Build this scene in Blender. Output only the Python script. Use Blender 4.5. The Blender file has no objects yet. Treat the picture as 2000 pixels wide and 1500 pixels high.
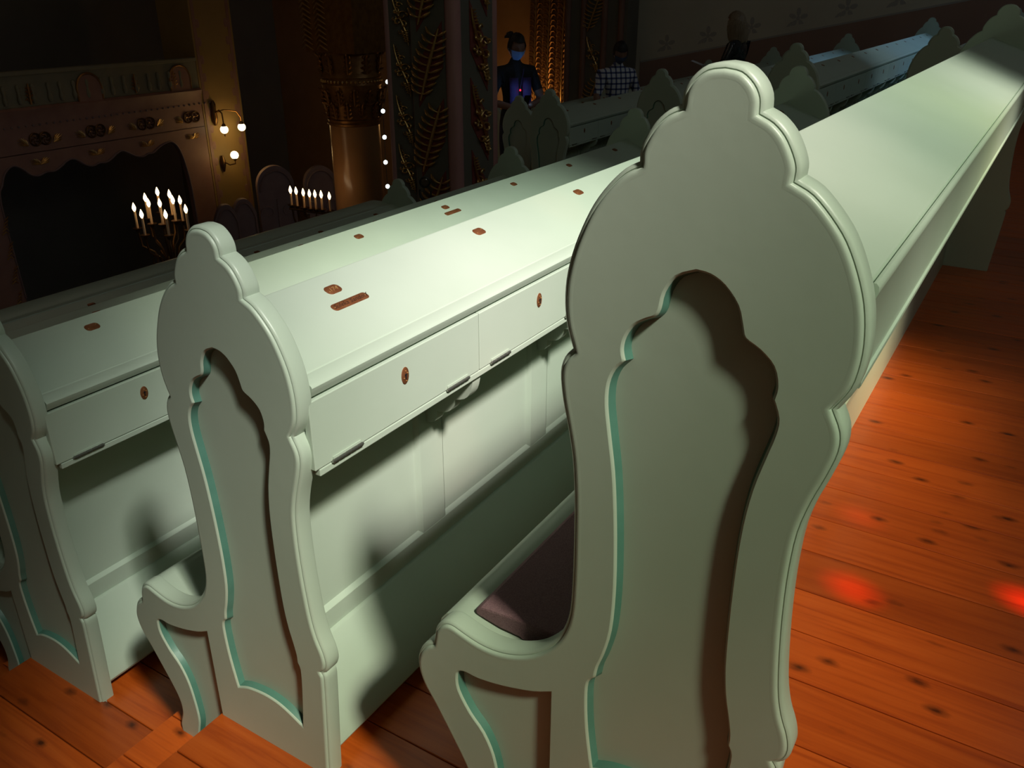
import bpy, bmesh, math, random
from mathutils import Vector, Matrix, geometry
random.seed(7)
S = bpy.context.scene
COL = S.collection
PI = math.pi

# ------------------------------------------------------------------ camera
cam_d = bpy.data.cameras.new('camera'); cam = bpy.data.objects.new('camera', cam_d); COL.objects.link(cam)
yaw, pitch, roll = math.radians(31.7332), math.radians(24.9268), math.radians(0.091)
f_ = Vector((math.cos(pitch)*math.cos(yaw), math.cos(pitch)*math.sin(yaw), -math.sin(pitch)))
r_ = f_.cross(Vector((0, 0, 1))).normalized(); u_ = r_.cross(f_)
r2 = math.cos(roll)*r_ + math.sin(roll)*u_; u2 = -math.sin(roll)*r_ + math.cos(roll)*u_
cam.matrix_world = Matrix(((r2.x, u2.x, -f_.x, -0.9075), (r2.y, u2.y, -f_.y, -0.4810), (r2.z, u2.z, -f_.z, 1.6166), (0, 0, 0, 1)))
cam_d.sensor_fit = 'HORIZONTAL'; cam_d.sensor_width = 36; cam_d.lens = 1674.39*36/2000
cam_d.clip_start = 0.02; cam_d.clip_end = 200
S.camera = cam

# ------------------------------------------------------------------ world, sun, big lights, exposure
S.view_settings.view_transform = 'Standard'; S.view_settings.look = 'None'
S.view_settings.gamma = 1; S.view_settings.exposure = 0; S.view_settings.use_curve_mapping = False
W = bpy.data.worlds.new('world'); S.world = W; W.use_nodes = True
W.node_tree.nodes['Background'].inputs['Color'].default_value = (.62, .74, .9, 1)
W.node_tree.nodes['Background'].inputs['Strength'].default_value = 0.25
SUN = Vector((.42, 1, -1.27)).normalized()

def lamp(name, kind, loc, energy, color=(1, 1, 1), **kw):
    d = bpy.data.lights.new(name, kind); d.energy = energy; d.color = color
    for k, v in kw.items(): setattr(d, k, v)
    o = bpy.data.objects.new(name, d); COL.objects.link(o); o.location = loc
    return o
def aim(o, direction): o.rotation_euler = Vector(direction).to_track_quat('-Z', 'Y').to_euler()
sun = lamp('sun', 'SUN', (0, -8, 9), 8.0, (1, .97, .96), angle=math.radians(5.6)); aim(sun, SUN)
# soft sky light coming in through the big stained window behind the gallery
sky = lamp('window_skylight', 'AREA', (-.6, -2.95, 4.9), 20, (.88, 1, .86), shape='RECTANGLE', size=2.6, size_y=2.8); aim(sky, (.15, 1, -.55))
sky2 = lamp('window_skylight.001', 'AREA', (7.2, -2.95, 5.2), 20, (.84, .93, 1), shape='RECTANGLE', size=3.0, size_y=2.4); aim(sky2, (.05, 1, -.5))
# narrow spot lamps added at the window
for i_, (tx, ty, tz, en, cc, deg) in enumerate(((.87, -.31, .35, 1500, (1, .03, .01), 1.35), (1.03, -.66, .35, 1500, (1, .03, .02), 1.5), (1.19, -.26, .35, 420, (1, .06, .02), 1.2), (1.24, .70, 1.03, 150, (1, .35, .28), 2.0), (.70, .685, .50, 130, (1, .40, .28), 2.4))):
    k_ = (ty+3.05)/SUN.y; b_ = lamp('added_colour_spot', 'SPOT', (tx-SUN.x*k_, -3.05, tz-SUN.z*k_), en, cc, spot_size=math.radians(deg), spot_blend=.75, shadow_soft_size=.03); aim(b_, SUN)
hall = lamp('hall_fill', 'AREA', (4.5, 9.5, 6.5), 16, (1, .72, .5), shape='RECTANGLE', size=5, size_y=4); aim(hall, (0, 0, -1))  # added unseen fill lamp for dim general light in the hall

# ------------------------------------------------------------------ materials
def principled(name, base, rough=.5, metal=0, **kw):
    m = bpy.data.materials.new(name); m.use_nodes = True
    b = m.node_tree.nodes['Principled BSDF']
    b.inputs['Base Color'].default_value = (*base, 1); b.inputs['Roughness'].default_value = rough; b.inputs['Metallic'].default_value = metal
    for k, v in kw.items(): b.inputs[k].default_value = v
    return m
def N(m, t, **kw):
    n = m.node_tree.nodes.new(t)
    for k, v in kw.items():
        if hasattr(n, k): setattr(n, k, v)
        else: n.inputs[k].default_value = v
    return n
def L(m, a, b): m.node_tree.links.new(a, b)
def ramp(m, stops):
    n = m.node_tree.nodes.new('ShaderNodeValToRGB'); e = n.color_ramp.elements
    while len(e) < len(stops): e.new(.5)
    for i, (p, c) in enumerate(stops): e[i].position = p; e[i].color = (*c, 1)
    return n
def mottled(name, c1, c2, scale=6, rough=.5, metal=0, bump=0, bscale=40, detail=6, stretch=(1, 1, 1), **kw):
    m = principled(name, c1, rough, metal, **kw); b = m.node_tree.nodes['Principled BSDF']
    tc = N(m, 'ShaderNodeTexCoord'); mp = N(m, 'ShaderNodeMapping'); mp.inputs['Scale'].default_value = stretch
    L(m, tc.outputs['Object'], mp.inputs['Vector'])
    n = N(m, 'ShaderNodeTexNoise', Scale=scale, Detail=detail); L(m, mp.outputs['Vector'], n.inputs['Vector'])
    r = ramp(m, [(.3, c1), (.7, c2)]); L(m, n.outputs['Fac'], r.inputs['Fac']); L(m, r.outputs['Color'], b.inputs['Base Color'])
    if bump:
        n2 = N(m, 'ShaderNodeTexNoise', Scale=bscale, Detail=4); L(m, mp.outputs['Vector'], n2.inputs['Vector'])
        bp = N(m, 'ShaderNodeBump', Strength=bump, Distance=.002); L(m, n2.outputs['Fac'], bp.inputs['Height']); L(m, bp.outputs['Normal'], b.inputs['Normal'])
    return m
PAINT = mottled('sage_paint', (.445, .54, .44), (.485, .58, .475), 3, .38, bump=.12, bscale=30)
TEAL = mottled('teal_paint', (.075, .20, .155), (.095, .235, .185), 20, .4)
COPPER = mottled('copper_plate', (.33, .13, .055), (.24, .085, .035), 60, .38, .55)
GOLDTXT = principled('engraved_gold', (.62, .36, .13), .4, .6)
DARKTXT = principled('engraved_dark', (.05, .02, .01), .6, .2)
STEEL = principled('hinge_steel', (.30, .30, .27), .3, .9)
CUSH = mottled('cushion_fabric', (.20, .105, .125), (.30, .17, .19), 400, .95, bump=.8, bscale=500)
GOLD = mottled('gilding', (.80, .54, .22), (.62, .38, .13), 30, .34, .9)
DULLGOLD = mottled('old_gilding', (.36, .17, .04), (.22, .10, .025), 14, .4, .5, bump=.5, bscale=30)
PLASTER = mottled('olive_plaster', (.66, .61, .49), (.60, .55, .44), 1.4, .85)
BROWN = mottled('brown_dado', (.38, .235, .18), (.33, .20, .155), 1.6, .8)
STENCIL = principled('stencil_ink', (.44, .40, .36), .9)
PIERRED = mottled('pier_rose_paint', (.52, .27, .26), (.46, .235, .225), 3, .5)
PIEROLIVE = mottled('pier_olive_paint', (.17, .16, .13), (.15, .14, .115), 3, .5)
MAROON = principled('maroon_ground', (.22, .05, .04), .6)
OCHRE = mottled('ochre_plaster', (.30, .19, .06), (.25, .155, .05), 2, .7)
ORANGE = mottled('amber_marble', (.42, .22, .095), (.36, .185, .08), 3, .22)
ROSEWOOD = mottled('rose_brown_wood', (.27, .14, .10), (.22, .11, .08), 4, .5)
OLIVEWOOD = mottled('olive_wood', (.20, .18, .11), (.16, .15, .095), 4, .6)
PINKSTONE = mottled('pink_stone', (.21, .145, .145), (.18, .12, .12), 5, .7)
IRON = principled('dark_brass', (.16, .085, .03), .35, .9)
BLACKM = principled('black_metal', (.02, .02, .022), .45, .4)
GLASSLENS = principled('lens_glass', (.10, .07, .05), .06, .2)
CANDLE = principled('candle_tube', (.75, .50, .28), .5)
DARKWALL = mottled('dark_wall', (.16, .15, .13), (.13, .12, .11), 1, .9)
LEADM = principled('window_lead', (.04, .04, .04), .6, .5)

def emitter(name, color, strength):
    m = bpy.data.materials.new(name); m.use_nodes = True; nt = m.node_tree; nt.nodes.clear()
    e = nt.nodes.new('ShaderNodeEmission'); e.inputs['Color'].default_value = (*color, 1); e.inputs['Strength'].default_value = strength
    o = nt.nodes.new('ShaderNodeOutputMaterial'); nt.links.new(e.outputs[0], o.inputs[0]); return m
GLOBE = emitter('lamp_globe_glow', (1, .80, .42), 4.5)
FLAME = emitter('flame_bulb_glow', (1, .74, .40), 5)
LED = emitter('led_glow', (.85, 1, .98), 4)
REDLED = emitter('red_led_glow', (1, .02, .05), 2)
SCREEN = emitter('phone_screen_glow', (.22, .5, 1), 8)

def wood_mat():
    m = principled('stained_pine', (.5, .12, .02), .33); b = m.node_tree.nodes['Principled BSDF']
    b.inputs['Coat Weight'].default_value = .15; b.inputs['Coat Roughness'].default_value = .25
    tc = N(m, 'ShaderNodeTexCoord'); oi = N(m, 'ShaderNodeObjectInfo')
    comb = N(m, 'ShaderNodeCombineXYZ')
    mul = N(m, 'ShaderNodeMath', operation='MULTIPLY'); mul.inputs[1].default_value = 37.0; L(m, oi.outputs['Random'], mul.inputs[0])
    L(m, mul.outputs[0], comb.inputs['X']); L(m, mul.outputs[0], comb.inputs['Y'])
    add = N(m, 'ShaderNodeVectorMath', operation='ADD'); L(m, tc.outputs['Object'], add.inputs[0]); L(m, comb.outputs[0], add.inputs[1])
    mp = N(m, 'ShaderNodeMapping'); mp.inputs['Scale'].default_value = (48, 2.2, 48); L(m, add.outputs[0], mp.inputs['Vector'])
    g = N(m, 'ShaderNodeTexNoise', Scale=1.0, Detail=8, Roughness=.6, Distortion=.6); L(m, mp.outputs[0], g.inputs['Vector'])
    r = ramp(m, [(.28, (.36, .055, .006)), (.5, (.52, .095, .010)), (.75, (.60, .125, .016))]); L(m, g.outputs['Fac'], r.inputs['Fac'])
    # knots
    mk = N(m, 'ShaderNodeMapping'); mk.inputs['Scale'].default_value = (15, 8.0, 1); L(m, add.outputs[0], mk.inputs['Vector'])
    nz = N(m, 'ShaderNodeTexNoise', Scale=6.0, Detail=2); L(m, mk.outputs[0], nz.inputs['Vector'])
    mixv = N(m, 'ShaderNodeMix', data_type='VECTOR'); mixv.inputs['Factor'].default_value = .12
    L(m, mk.outputs[0], mixv.inputs[4]); L(m, nz.outputs['Color'], mixv.inputs[5])
    v = N(m, 'ShaderNodeTexVoronoi', Scale=1.0); L(m, mixv.outputs[1], v.inputs['Vector'])
    rk = ramp(m, [(.04, (.16, .16, .16)), (.10, (.50, .50, .50)), (.21, (1, 1, 1))]); L(m, v.outputs['Distance'], rk.inputs['Fac'])
    mm = N(m, 'ShaderNodeMix', data_type='RGBA', blend_type='MULTIPLY'); mm.inputs['Factor'].default_value = 1
    L(m, r.outputs['Color'], mm.inputs[6]); L(m, rk.outputs['Color'], mm.inputs[7])
    # plank to plank tone
    rt = ramp(m, [(0, (.72, .70, .66)), (1, (1.12, 1.1, 1.05))]); L(m, oi.outputs['Random'], rt.inputs['Fac'])
    m2 = N(m, 'ShaderNodeMix', data_type='RGBA', blend_type='MULTIPLY'); m2.inputs['Factor'].default_value = 1
    L(m, mm.outputs[2], m2.inputs[6]); L(m, rt.outputs['Color'], m2.inputs[7])
    L(m, m2.outputs[2], b.inputs['Base Color'])
    bp = N(m, 'ShaderNodeBump', Strength=.25, Distance=.002); L(m, g.outputs['Fac'], bp.inputs['Height']); L(m, bp.outputs['Normal'], b.inputs['Normal'])
    return m
WOOD = wood_mat()
GAP = principled('floor_gap_dirt', (.03, .012, .006), .9)

# ------------------------------------------------------------------ mesh helpers
class MB:
    def __init__(s): s.v = []; s.f = []; s.m = []
    def add(s, vs, fs, mi=0):
        b = len(s.v); s.v += [tuple(v) for v in vs]; s.f += [tuple(i+b for i in f) for f in fs]; s.m += [mi]*len(fs); return s
    def box(s, x0, x1, y0, y1, z0, z1, mi=0):
        return s.add([(x0,y0,z0),(x1,y0,z0),(x1,y1,z0),(x0,y1,z0),(x0,y0,z1),(x1,y0,z1),(x1,y1,z1),(x0,y1,z1)],
                     [(0,3,2,1),(4,5,6,7),(0,1,5,4),(1,2,6,5),(2,3,7,6),(3,0,4,7)], mi)
    def prism(s, prof, a0, a1, axis='x', mi=0):
        n = len(prof)
        mk = {'x': lambda a, p: (a, p[0], p[1]), 'y': lambda a, p: (p[0], a, p[1]), 'z': lambda a, p: (p[0], p[1], a)}[axis]
        vs = [mk(a0, p) for p in prof] + [mk(a1, p) for p in prof]
        fs = [(i, (i+1) % n, (i+1) % n + n, i+n) for i in range(n)]
        tri = geometry.tessellate_polygon([[Vector((p[0], p[1], 0)) for p in prof]])
        fs += [tuple(t) for t in tri] + [tuple(i+n for i in reversed(t)) for t in tri]
        return s.add(vs, fs, mi)
    def tube(s, path, r, n=8, mi=0, cap=True):
        path = [Vector(p) for p in path]; rs = r if isinstance(r, (list, tuple)) else [r]*len(path)
        vs = []; up = Vector((0, 0, 1)); prev = None
        for i, p in enumerate(path):
            d = (path[min(i+1, len(path)-1)] - path[max(i-1, 0)])
            d = d.normalized() if d.length > 1e-9 else Vector((0, 0, 1))
            if prev is None:
                a = up if abs(d.z) < .9 else Vector((1, 0, 0)); t = d.cross(a).normalized()
            else:
                t = (prev - d*prev.dot(d)); t = t.normalized() if t.length > 1e-6 else d.cross(up).normalized()
            prev = t; b = d.cross(t)
            vs += [p + (t*math.cos(2*PI*k/n) + b*math.sin(2*PI*k/n))*rs[i] for k in range(n)]
        fs = [(i*n+k, i*n+(k+1) % n, (i+1)*n+(k+1) % n, (i+1)*n+k) for i in range(len(path)-1) for k in range(n)]
        if cap: fs += [tuple(reversed(range(n))), tuple(range((len(path)-1)*n, len(path)*n))]
        return s.add(vs, fs, mi)
    def lathe(s, prof, c=(0, 0, 0), n=24, mi=0, axis='z'):
        vs = []
        for r, h in prof:
            for k in range(n):
                a = 2*PI*k/n; p = (r*math.cos(a), r*math.sin(a), h)
                if axis == 'y': p = (p[0], p[2], p[1])
                if axis == 'x': p = (p[2], p[0], p[1])
                vs.append((p[0]+c[0], p[1]+c[1], p[2]+c[2]))
        m = len(prof)
        fs = [(i*n+k, i*n+(k+1) % n, (i+1)*n+(k+1) % n, (i+1)*n+k) for i in range(m-1) for k in range(n)]
        fs += [tuple(reversed(range(n))), tuple(range((m-1)*n, m*n))]
        return s.add(vs, fs, mi)
    def ball(s, c, r, n=12, m=8, mi=0):
        r = r if isinstance(r, (tuple, list)) else (r, r, r)
        vs = [(c[0], c[1], c[2]+r[2])]
        for i in range(1, m):
            t = PI*i/m
            vs += [(c[0]+r[0]*math.sin(t)*math.cos(2*PI*k/n), c[1]+r[1]*math.sin(t)*math.sin(2*PI*k/n), c[2]+r[2]*math.cos(t)) for k in range(n)]
        vs.append((c[0], c[1], c[2]-r[2])); last = len(vs)-1
        fs = [(0, 1+k, 1+(k+1) % n) for k in range(n)]
        for i in range(m-2): fs += [(1+i*n+k, 1+(i+1)*n+k, 1+(i+1)*n+(k+1) % n, 1+i*n+(k+1) % n) for k in range(n)]
        fs += [(1+(m-2)*n+k, last, 1+(m-2)*n+(k+1) % n) for k in range(n)]
        return s.add(vs, fs, mi)
    def build(s, name, mats, parent=None, smooth=35, bevel=0, loc=None, recalc=True):
        me = bpy.data.meshes.new(name); me.from_pydata(s.v, [], s.f)
        mats = mats if isinstance(mats, (list, tuple)) else [mats]
        for m in mats: me.materials.append(m)
        me.polygons.foreach_set('material_index', s.m)
        if recalc or bevel:
            bm = bmesh.new(); bm.from_mesh(me)
            if recalc: bmesh.ops.recalc_face_normals(bm, faces=bm.faces)
            if bevel:
                es = [e for e in bm.edges if len(e.link_faces) == 2 and e.calc_face_angle(0) > .6]
                bmesh.ops.bevel(bm, geom=es, offset=bevel, segments=2, affect='EDGES', profile=.5)
            bm.to_mesh(me); bm.free()
        if bevel: smooth = 14
        if smooth:
            me.polygons.foreach_set('use_smooth', [True]*len(me.polygons)); me.set_sharp_from_angle(angle=math.radians(smooth))
        me.update()
        o = bpy.data.objects.new(name, me); COL.objects.link(o)
        if parent: o.parent = parent
        if loc: o.location = loc
        return o
def empty(name, loc=(0, 0, 0), rz=0):
    o = bpy.data.objects.new(name, None); COL.objects.link(o); o.location = loc; o.rotation_euler = (0, 0, rz); return o
def tag(o, label=None, cat=None, group=None, kind=None):
    if label: o['label'] = label
    if cat: o['category'] = cat
    if group: o['group'] = group
    if kind: o['kind'] = kind
    return o
def link_copy(src, parent, loc=None):
    o = src.copy(); COL.objects.link(o); o.parent = parent
    if loc is not None: o.location = loc
    return o
def copy_tree(o, parent=None):
    c = o.copy(); COL.objects.link(c); c.parent = parent
    for ch in list(o.children): copy_tree(ch, c)
    return c
def reuse(src, name, parent, loc=(0, 0, 0), rot=None):
    o = bpy.data.objects.new(name, src.data); COL.objects.link(o); o.parent = parent; o.location = loc
    if rot: o.rotation_euler = rot
    return o

# ------------------------------------------------------------------ pew end panel outline (y, z), traced once, metres
AX = -.1745
def smooth_seg(pts, k=3):
    out = []
    for i in range(len(pts)-1):
        p0 = Vector(pts[max(i-1, 0)]); p1 = Vector(pts[i]); p2 = Vector(pts[i+1]); p3 = Vector(pts[min(i+2, len(pts)-1)])
        for j in range(k):
            t = j/k
            q = .5*((2*p1) + (p2-p0)*t + (2*p0-5*p1+4*p2-p3)*t*t + (3*p1-p0-3*p2+p3)*t**3)
            out.append((q.x, q.y))
    return out
def closed(segs, k=3):
    out = []
    for s in segs: out += smooth_seg(s, k) if len(s) > 2 else [tuple(s[0])]
    return out
h1 = [(0, 1.546), (.020, 1.5425), (.036, 1.530), (.0445, 1.515), (.046, 1.501)]
h2 = [(.046, 1.501), (.060, 1.494), (.074, 1.481), (.085, 1.463), (.0905, 1.448), (.0905, 1.436)]
h3 = [(.0905, 1.436), (.108, 1.426), (.128, 1.406), (.146, 1.381), (.161, 1.350), (.173, 1.316), (.180, 1.282), (.181, 1.250), (.177, 1.220), (.167, 1.190)]
L4 = [(-.0075, 1.190), (.0045, 1.175), (.0098, 1.153), (.006, 1.118), (-.003, 1.077), (-.012, 1.03), (-.017, .97), (-.019, .90), (-.0195, .83), (-.017, .767), (-.006, .724), (.014, .691), (.044, .662), (.079, .643), (.113, .634), (.145, .634), (.175, .641), (.202, .648), (.222, .641), (.236, .622), (.240, .604), (.243, .588)]
L5 = [(.243, .588), (.258, .578), (.272, .559), (.280, .531), (.277, .501), (.266, .474), (.251, .451), (.236, .425), (.215, .388), (.195, .352), (.180, .320), (.174, .292), (.177, .264), (.187, .238), (.192, .220), (.192, .175)]
BOT = [[(.192, .175), (-.02, .175)], [(-.02, .175), (-.02, .325)], [(-.02, .325), (-.331, .325)]]
R5 = [(-.331, .325), (-.337, .42), (-.344, .52), (-.349, .60), (-.3505, .638), (-.346, .649)]
R4 = [(-.346, .649), (-.356, .660), (-.3605, .680), (-.356, .706), (-.344, .738), (-.335, .780), (-.328, .85), (-.3245, .91), (-.3235, .965), (-.326, 1.02), (-.335, 1.065), (-.347, 1.105), (-.355, 1.140), (-.353, 1.166), (-.3415, 1.190)]
h3r = [(.0905, 1.436), (.110, 1.426), (.132, 1.405), (.151, 1.381), (.167, 1.350), (.179, 1.317), (.1855, 1.282), (.1865, 1.250), (.1815, 1.218), (.167, 1.190)]
right = lambda s: [(AX-a, z) for a, z in s]
left = lambda s: [(AX+a, z) for a, z in s]
OUTLINE = closed([left(h1), left(h2), left(h3), L4, L5] + BOT + [R5, R4, list(reversed(right(h3r))), list(reversed(right(h2))), list(reversed(right(h1)))])
G1 = [(-.166, 1.3215), (-.143, 1.311), (-.130, 1.290), (-.126, 1.268), (-.120, 1.2575), (-.108, 1.251), (-.094, 1.241), (-.084, 1.224), (-.081, 1.207), (-.0845, 1.192)]
G2 = [(-.0845, 1.192), (-.072, 1.177), (-.0645, 1.155), (-.064, 1.125), (-.070, 1.085), (-.079, 1.03), (-.085, .97), (-.0895, .90), (-.0915, .83), (-.089, .765), (-.080, .718), (-.071, .688), (-.0675, .665)]
G3 = [(-.0675, .665), (-.0565, .650), (-.0555, .61), (-.060, .55), (-.071, .476)]
G4 = [(-.071, .476), (-.10, .489), (-.135, .496), (-.168, .498), (-.203, .493), (-.236, .480), (-.266, .464)]
G5 = [(-.266, .464), (-.2735, .53), (-.2795, .59), (-.2815, .632), (-.2755, .648)]
G6 = [(-.2755, .648), (-.2755, .668), (-.270, .698), (-.262, .735), (-.256, .785), (-.253, .86), (-.252, .94), (-.254, 1.01), (-.260, 1.065), (-.270, 1.112), (-.277, 1.143), (-.278, 1.165), (-.2695, 1.187)]
G7 = [(-.2695, 1.187), (-.2715, 1.204), (-.265, 1.226), (-.248, 1.242), (-.229, 1.253), (-.2235, 1.268), (-.216, 1.290), (-.199, 1.310), (-.182, 1.3195), (-.166, 1.3215)]
GROOVE = closed([G1, G2, G3, G4, G5, G6, G7])
LEG = closed([[(.008, .597), (.04, .581), (.095, .564), (.145, .555), (.172, .556), (.186, .551), (.191, .538), (.188, .508), (.165, .468), (.137, .436), (.117, .392), (.107, .335), (.104, .280), (.114, .238), (.130, .185)],
              [(.130, .185), (.008, .185)], [(.008, .185), (.008, .597)]])
def area(p): return .5*sum(p[i][0]*p[(i+1) % len(p)][1]-p[(i+1) % len(p)][0]*p[i][1] for i in range(len(p)))
def inset(p, d):
    """offset the loop towards its inside by d"""
    n = len(p); sg = 1 if area(p) > 0 else -1; out = []
    for i in range(n):
        a = Vector(p[i-1]); b = Vector(p[i]); c = Vector(p[(i+1) % n])
        e1 = (b-a).normalized(); e2 = (c-b).normalized()
        n1 = Vector((-e1.y, e1.x))*sg; n2 = Vector((-e2.y, e2.x))*sg
        m = n1+n2; m = m.normalized() if m.length > 1e-6 else n1
        k = min(1/max(m.dot(n1), .3), 1.8)
        q = b+m*d*k; out.append((q.x, q.y))
    return out
T = .040
def loft(mb, rings, mi=0):
    n = len(rings[0][0]); base = len(mb.v)
    for loop, x in rings: mb.v += [(x, y, z) for y, z in loop]
    for r in range(len(rings)-1):
        for i in range(n):
            j = (i+1) % n
            mb.f.append((base+r*n+i, base+r*n+j, base+(r+1)*n+j, base+(r+1)*n+i)); mb.m.append(mi)
def cap(mb, loops, x, mi=0):
    tri = geometry.tessellate_polygon([[Vector((p[0], p[1], 0)) for p in lp] for lp in loops])
    mb.add([(x, p[0], p[1]) for lp in loops for p in lp], [tuple(t) for t in tri], mi)
OUTLINE5 = None
def panel_parts(mirror, legs=True):
    outline = OUTLINE if legs else OUTLINE5
    fx = (lambda x: T-x) if mirror else (lambda x: x)
    mb = MB()
    prof = [(.005, T), (.0015, T-.0015), (0, T-.005), (0, .0105), (.0010, .0078), (.0030, .0056), (.0048, .0048), (.0056, .0056), (.0066, .0052), (.0072, .0026), (.0086, .0008), (.0102, .0001), (.0124, -.0002), (.0158, .0000)]
    loft(mb, [(inset(outline, d), fx(x)) for d, x in prof])
    cap(mb, [inset(outline, .0158), inset(GROOVE, -.0035), inset(LEG, -.003)] if legs else [inset(outline, .0158), inset(GROOVE, -.0035)], fx(0))
    cap(mb, [inset(outline, .005)], fx(T))
    for lp, o in ((GROOVE, .0035), (LEG, .003))[:2 if legs else 1]:
        loft(mb, [(inset(lp, -o), fx(0)), (inset(lp, -o*.4), fx(.0010)), (inset(lp, 0), fx(.0040))])
    edge = MB()
    loft(edge, [(GROOVE, fx(.0040)), (inset(GROOVE, .0042), fx(.0172))]); 
    if legs: loft(edge, [(LEG, fx(.0040)), (inset(LEG, .004), fx(.0165))])
    rp = MB(); cap(rp, [inset(GROOVE, .0042)], fx(.0172)); rp2 = MB()
    if legs: cap(rp2, [inset(LEG, .004)], fx(.0165))
    return mb, edge, rp, rp2
OUTLINE5 = closed([left(h1), left(h2), left(h3), L4[:10]+[(-.017, .7)], [(-.017, .7), (-.017, .325)], [(-.017, .325), (-.331, .325)], R5, R4, list(reversed(right(h3r))), list(reversed(right(h2))), list(reversed(right(h1)))])
def make_end_panel(parent, x, mirror, legs=True):
    a, b, c, d = panel_parts(mirror, legs)
    o = a.build('end_panel', PAINT, parent, smooth=42, loc=(x, 0, 0))
    e = b.build('recess_edge', TEAL, o, smooth=50); e['label'] = 'darker teal painted edge of the recess'
    c.build('recessed_panel', PAINT, o, smooth=0)
    if legs: d.build('recessed_panel', PAINT, o, smooth=0)
    return o

# ------------------------------------------------------------------ pew parts shared between rows
SL = math.atan2(.084, .212)
def desk_z(y): return 1.3685-(-.135-y)*.084/.212
def rounded_plate(mb, w, h, corner, t, mi=0, n=5, bulge=0):
    pts = []
    for cx, cy, a0 in ((w/2-corner, h/2-corner, 0), (-w/2+corner, h/2-corner, 90), (-w/2+corner, -h/2+corner, 180), (w/2-corner, -h/2+corner, 270)):
        for i in range(n):
            a = math.radians(a0+90*i/(n-1)); x = cx+corner*math.cos(a); y = cy+corner*math.sin(a)
            pts.append((x*(1+bulge*(1-(2*y/h)**2)), y*(1+bulge*(1-(2*x/w)**2))))
    top = [(p[0]*(1-.0012/w*2), p[1]*(1-.0012/h*2)) for p in pts]; k = len(pts)
    mb.add([(x, y, 0) for x, y in pts]+[(x, y, t*.6) for x, y in pts]+[(x, y, t) for x, y in top],
           [(i, (i+1) % k, (i+1) % k+k, i+k) for i in range(k)]+[(i+k, (i+1) % k+k, (i+1) % k+2*k, i+2*k) for i in range(k)]+[tuple(range(2*k, 3*k))], mi)
    return mb
def text_into(mb, s, size, x, y, z, mi, shear=0, rot=0):
    c = bpy.data.curves.new('txt', 'FONT'); c.body = s; c.size = size; c.align_x = 'CENTER'; c.align_y = 'CENTER'; c.shear = shear; c.resolution_u = 2; c.extrude = .0002
    o = bpy.data.objects.new('txt', c); COL.objects.link(o)
    bpy.context.view_layer.update()
    me = o.evaluated_get(bpy.context.evaluated_depsgraph_get()).to_mesh()
    mb.add([(v.co.x+x, v.co.y+y, v.co.z+z) for v in me.vertices], [tuple(p.vertices) for p in me.polygons], mi)
    o.evaluated_get(bpy.context.evaluated_depsgraph_get()).to_mesh_clear()
    bpy.data.objects.remove(o); bpy.data.curves.remove(c)
def screws(mb, xs, t, mi=1):
    for x, y in xs: mb.lathe([(.0014, t), (.0014, t+.0004), (.0008, t+.0007)], (x, y, 0), 8, mi)
def number_plate_mesh(text=None):
    mb = rounded_plate(MB(), .038, .0245, .0085, .0016, 0, 5, .06); screws(mb, [(-.0135, -.004), (.0135, .004)], .0016)
    if text: text_into(mb, text, .016, 0, -.0005, .0018, 1, .25)
    return mb
def name_plate_mesh(text=None):
    mb = rounded_plate(MB(), .104, .0205, .0085, .0016, 0, 5); screws(mb, [(-.045, 0), (.045, 0)], .0016, 2)
    if text: text_into(mb, text, .0165, 0, 0, .0018, 1, .45)
    return mb
SHARED = {}
def shared(key, maker):
    if key not in SHARED:
        o = maker(); SHARED[key] = o.data; bpy.data.objects.remove(o)
    return SHARED[key]
def inst(key, maker, name, parent, loc=(0, 0, 0), rot=None):
    o = bpy.data.objects.new(name, shared(key, maker)); COL.objects.link(o); o.parent = parent; o.location = loc
    if rot: o.rotation_euler = rot
    return o
DESK = [(-.128, 1.362), (-.1315, 1.3675), (-.137, 1.3675), (-.3305, desk_z(-.3305)), (-.3322, desk_z(-.3322)-.0016), (-.3345, desk_z(-.3345)-.0006), (-.3560, 1.2815), (-.3605, 1.2788), (-.3625, 1.2755), (-.3618, 1.2725), (-.3575, 1.2590), (-.3560, 1.2572), (-.338, 1.2575), (-.14, 1.340), (-.128, 1.343)]
BACK = [(-.200, .58), (-.200, 1.3125), (-.14, 1.3365), (-.130, 1.338), (-.168, .62), (-.168, .58)]
LOWER = [(-.200, .588), (-.216, .588), (-.222, .583), (-.300, .440), (-.3185, .405), (-.3215, .394), (-.317, .385), (-.306, .382), (-.25, .386), (-.20, .43)]
SEAT = [(.252, .585), (.2535, .598), (.249, .612), (.238, .626), (.220, .6345), (.200, .6345), (.172, .627), (.14, .6205), (.10, .619), (-.165, .619), (-.165, .597), (.23, .585)]
def corbel_prof():
    p = [(-.352, 1.0975), (-.2, 1.0975), (-.2, .948)]
    for (y0, z0), (y1, z1) in (((-.206, .948), (-.246, .985)), ((-.246, .985), (-.300, 1.030)), ((-.300, 1.030), (-.351, 1.085))):
        for i in range(7):
            t = i/6; s = math.sin(PI*t)*.016
            p.append((y0+(y1-y0)*t-s*.65, z0+(z1-z0)*t-s*.75))
    return p
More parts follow.
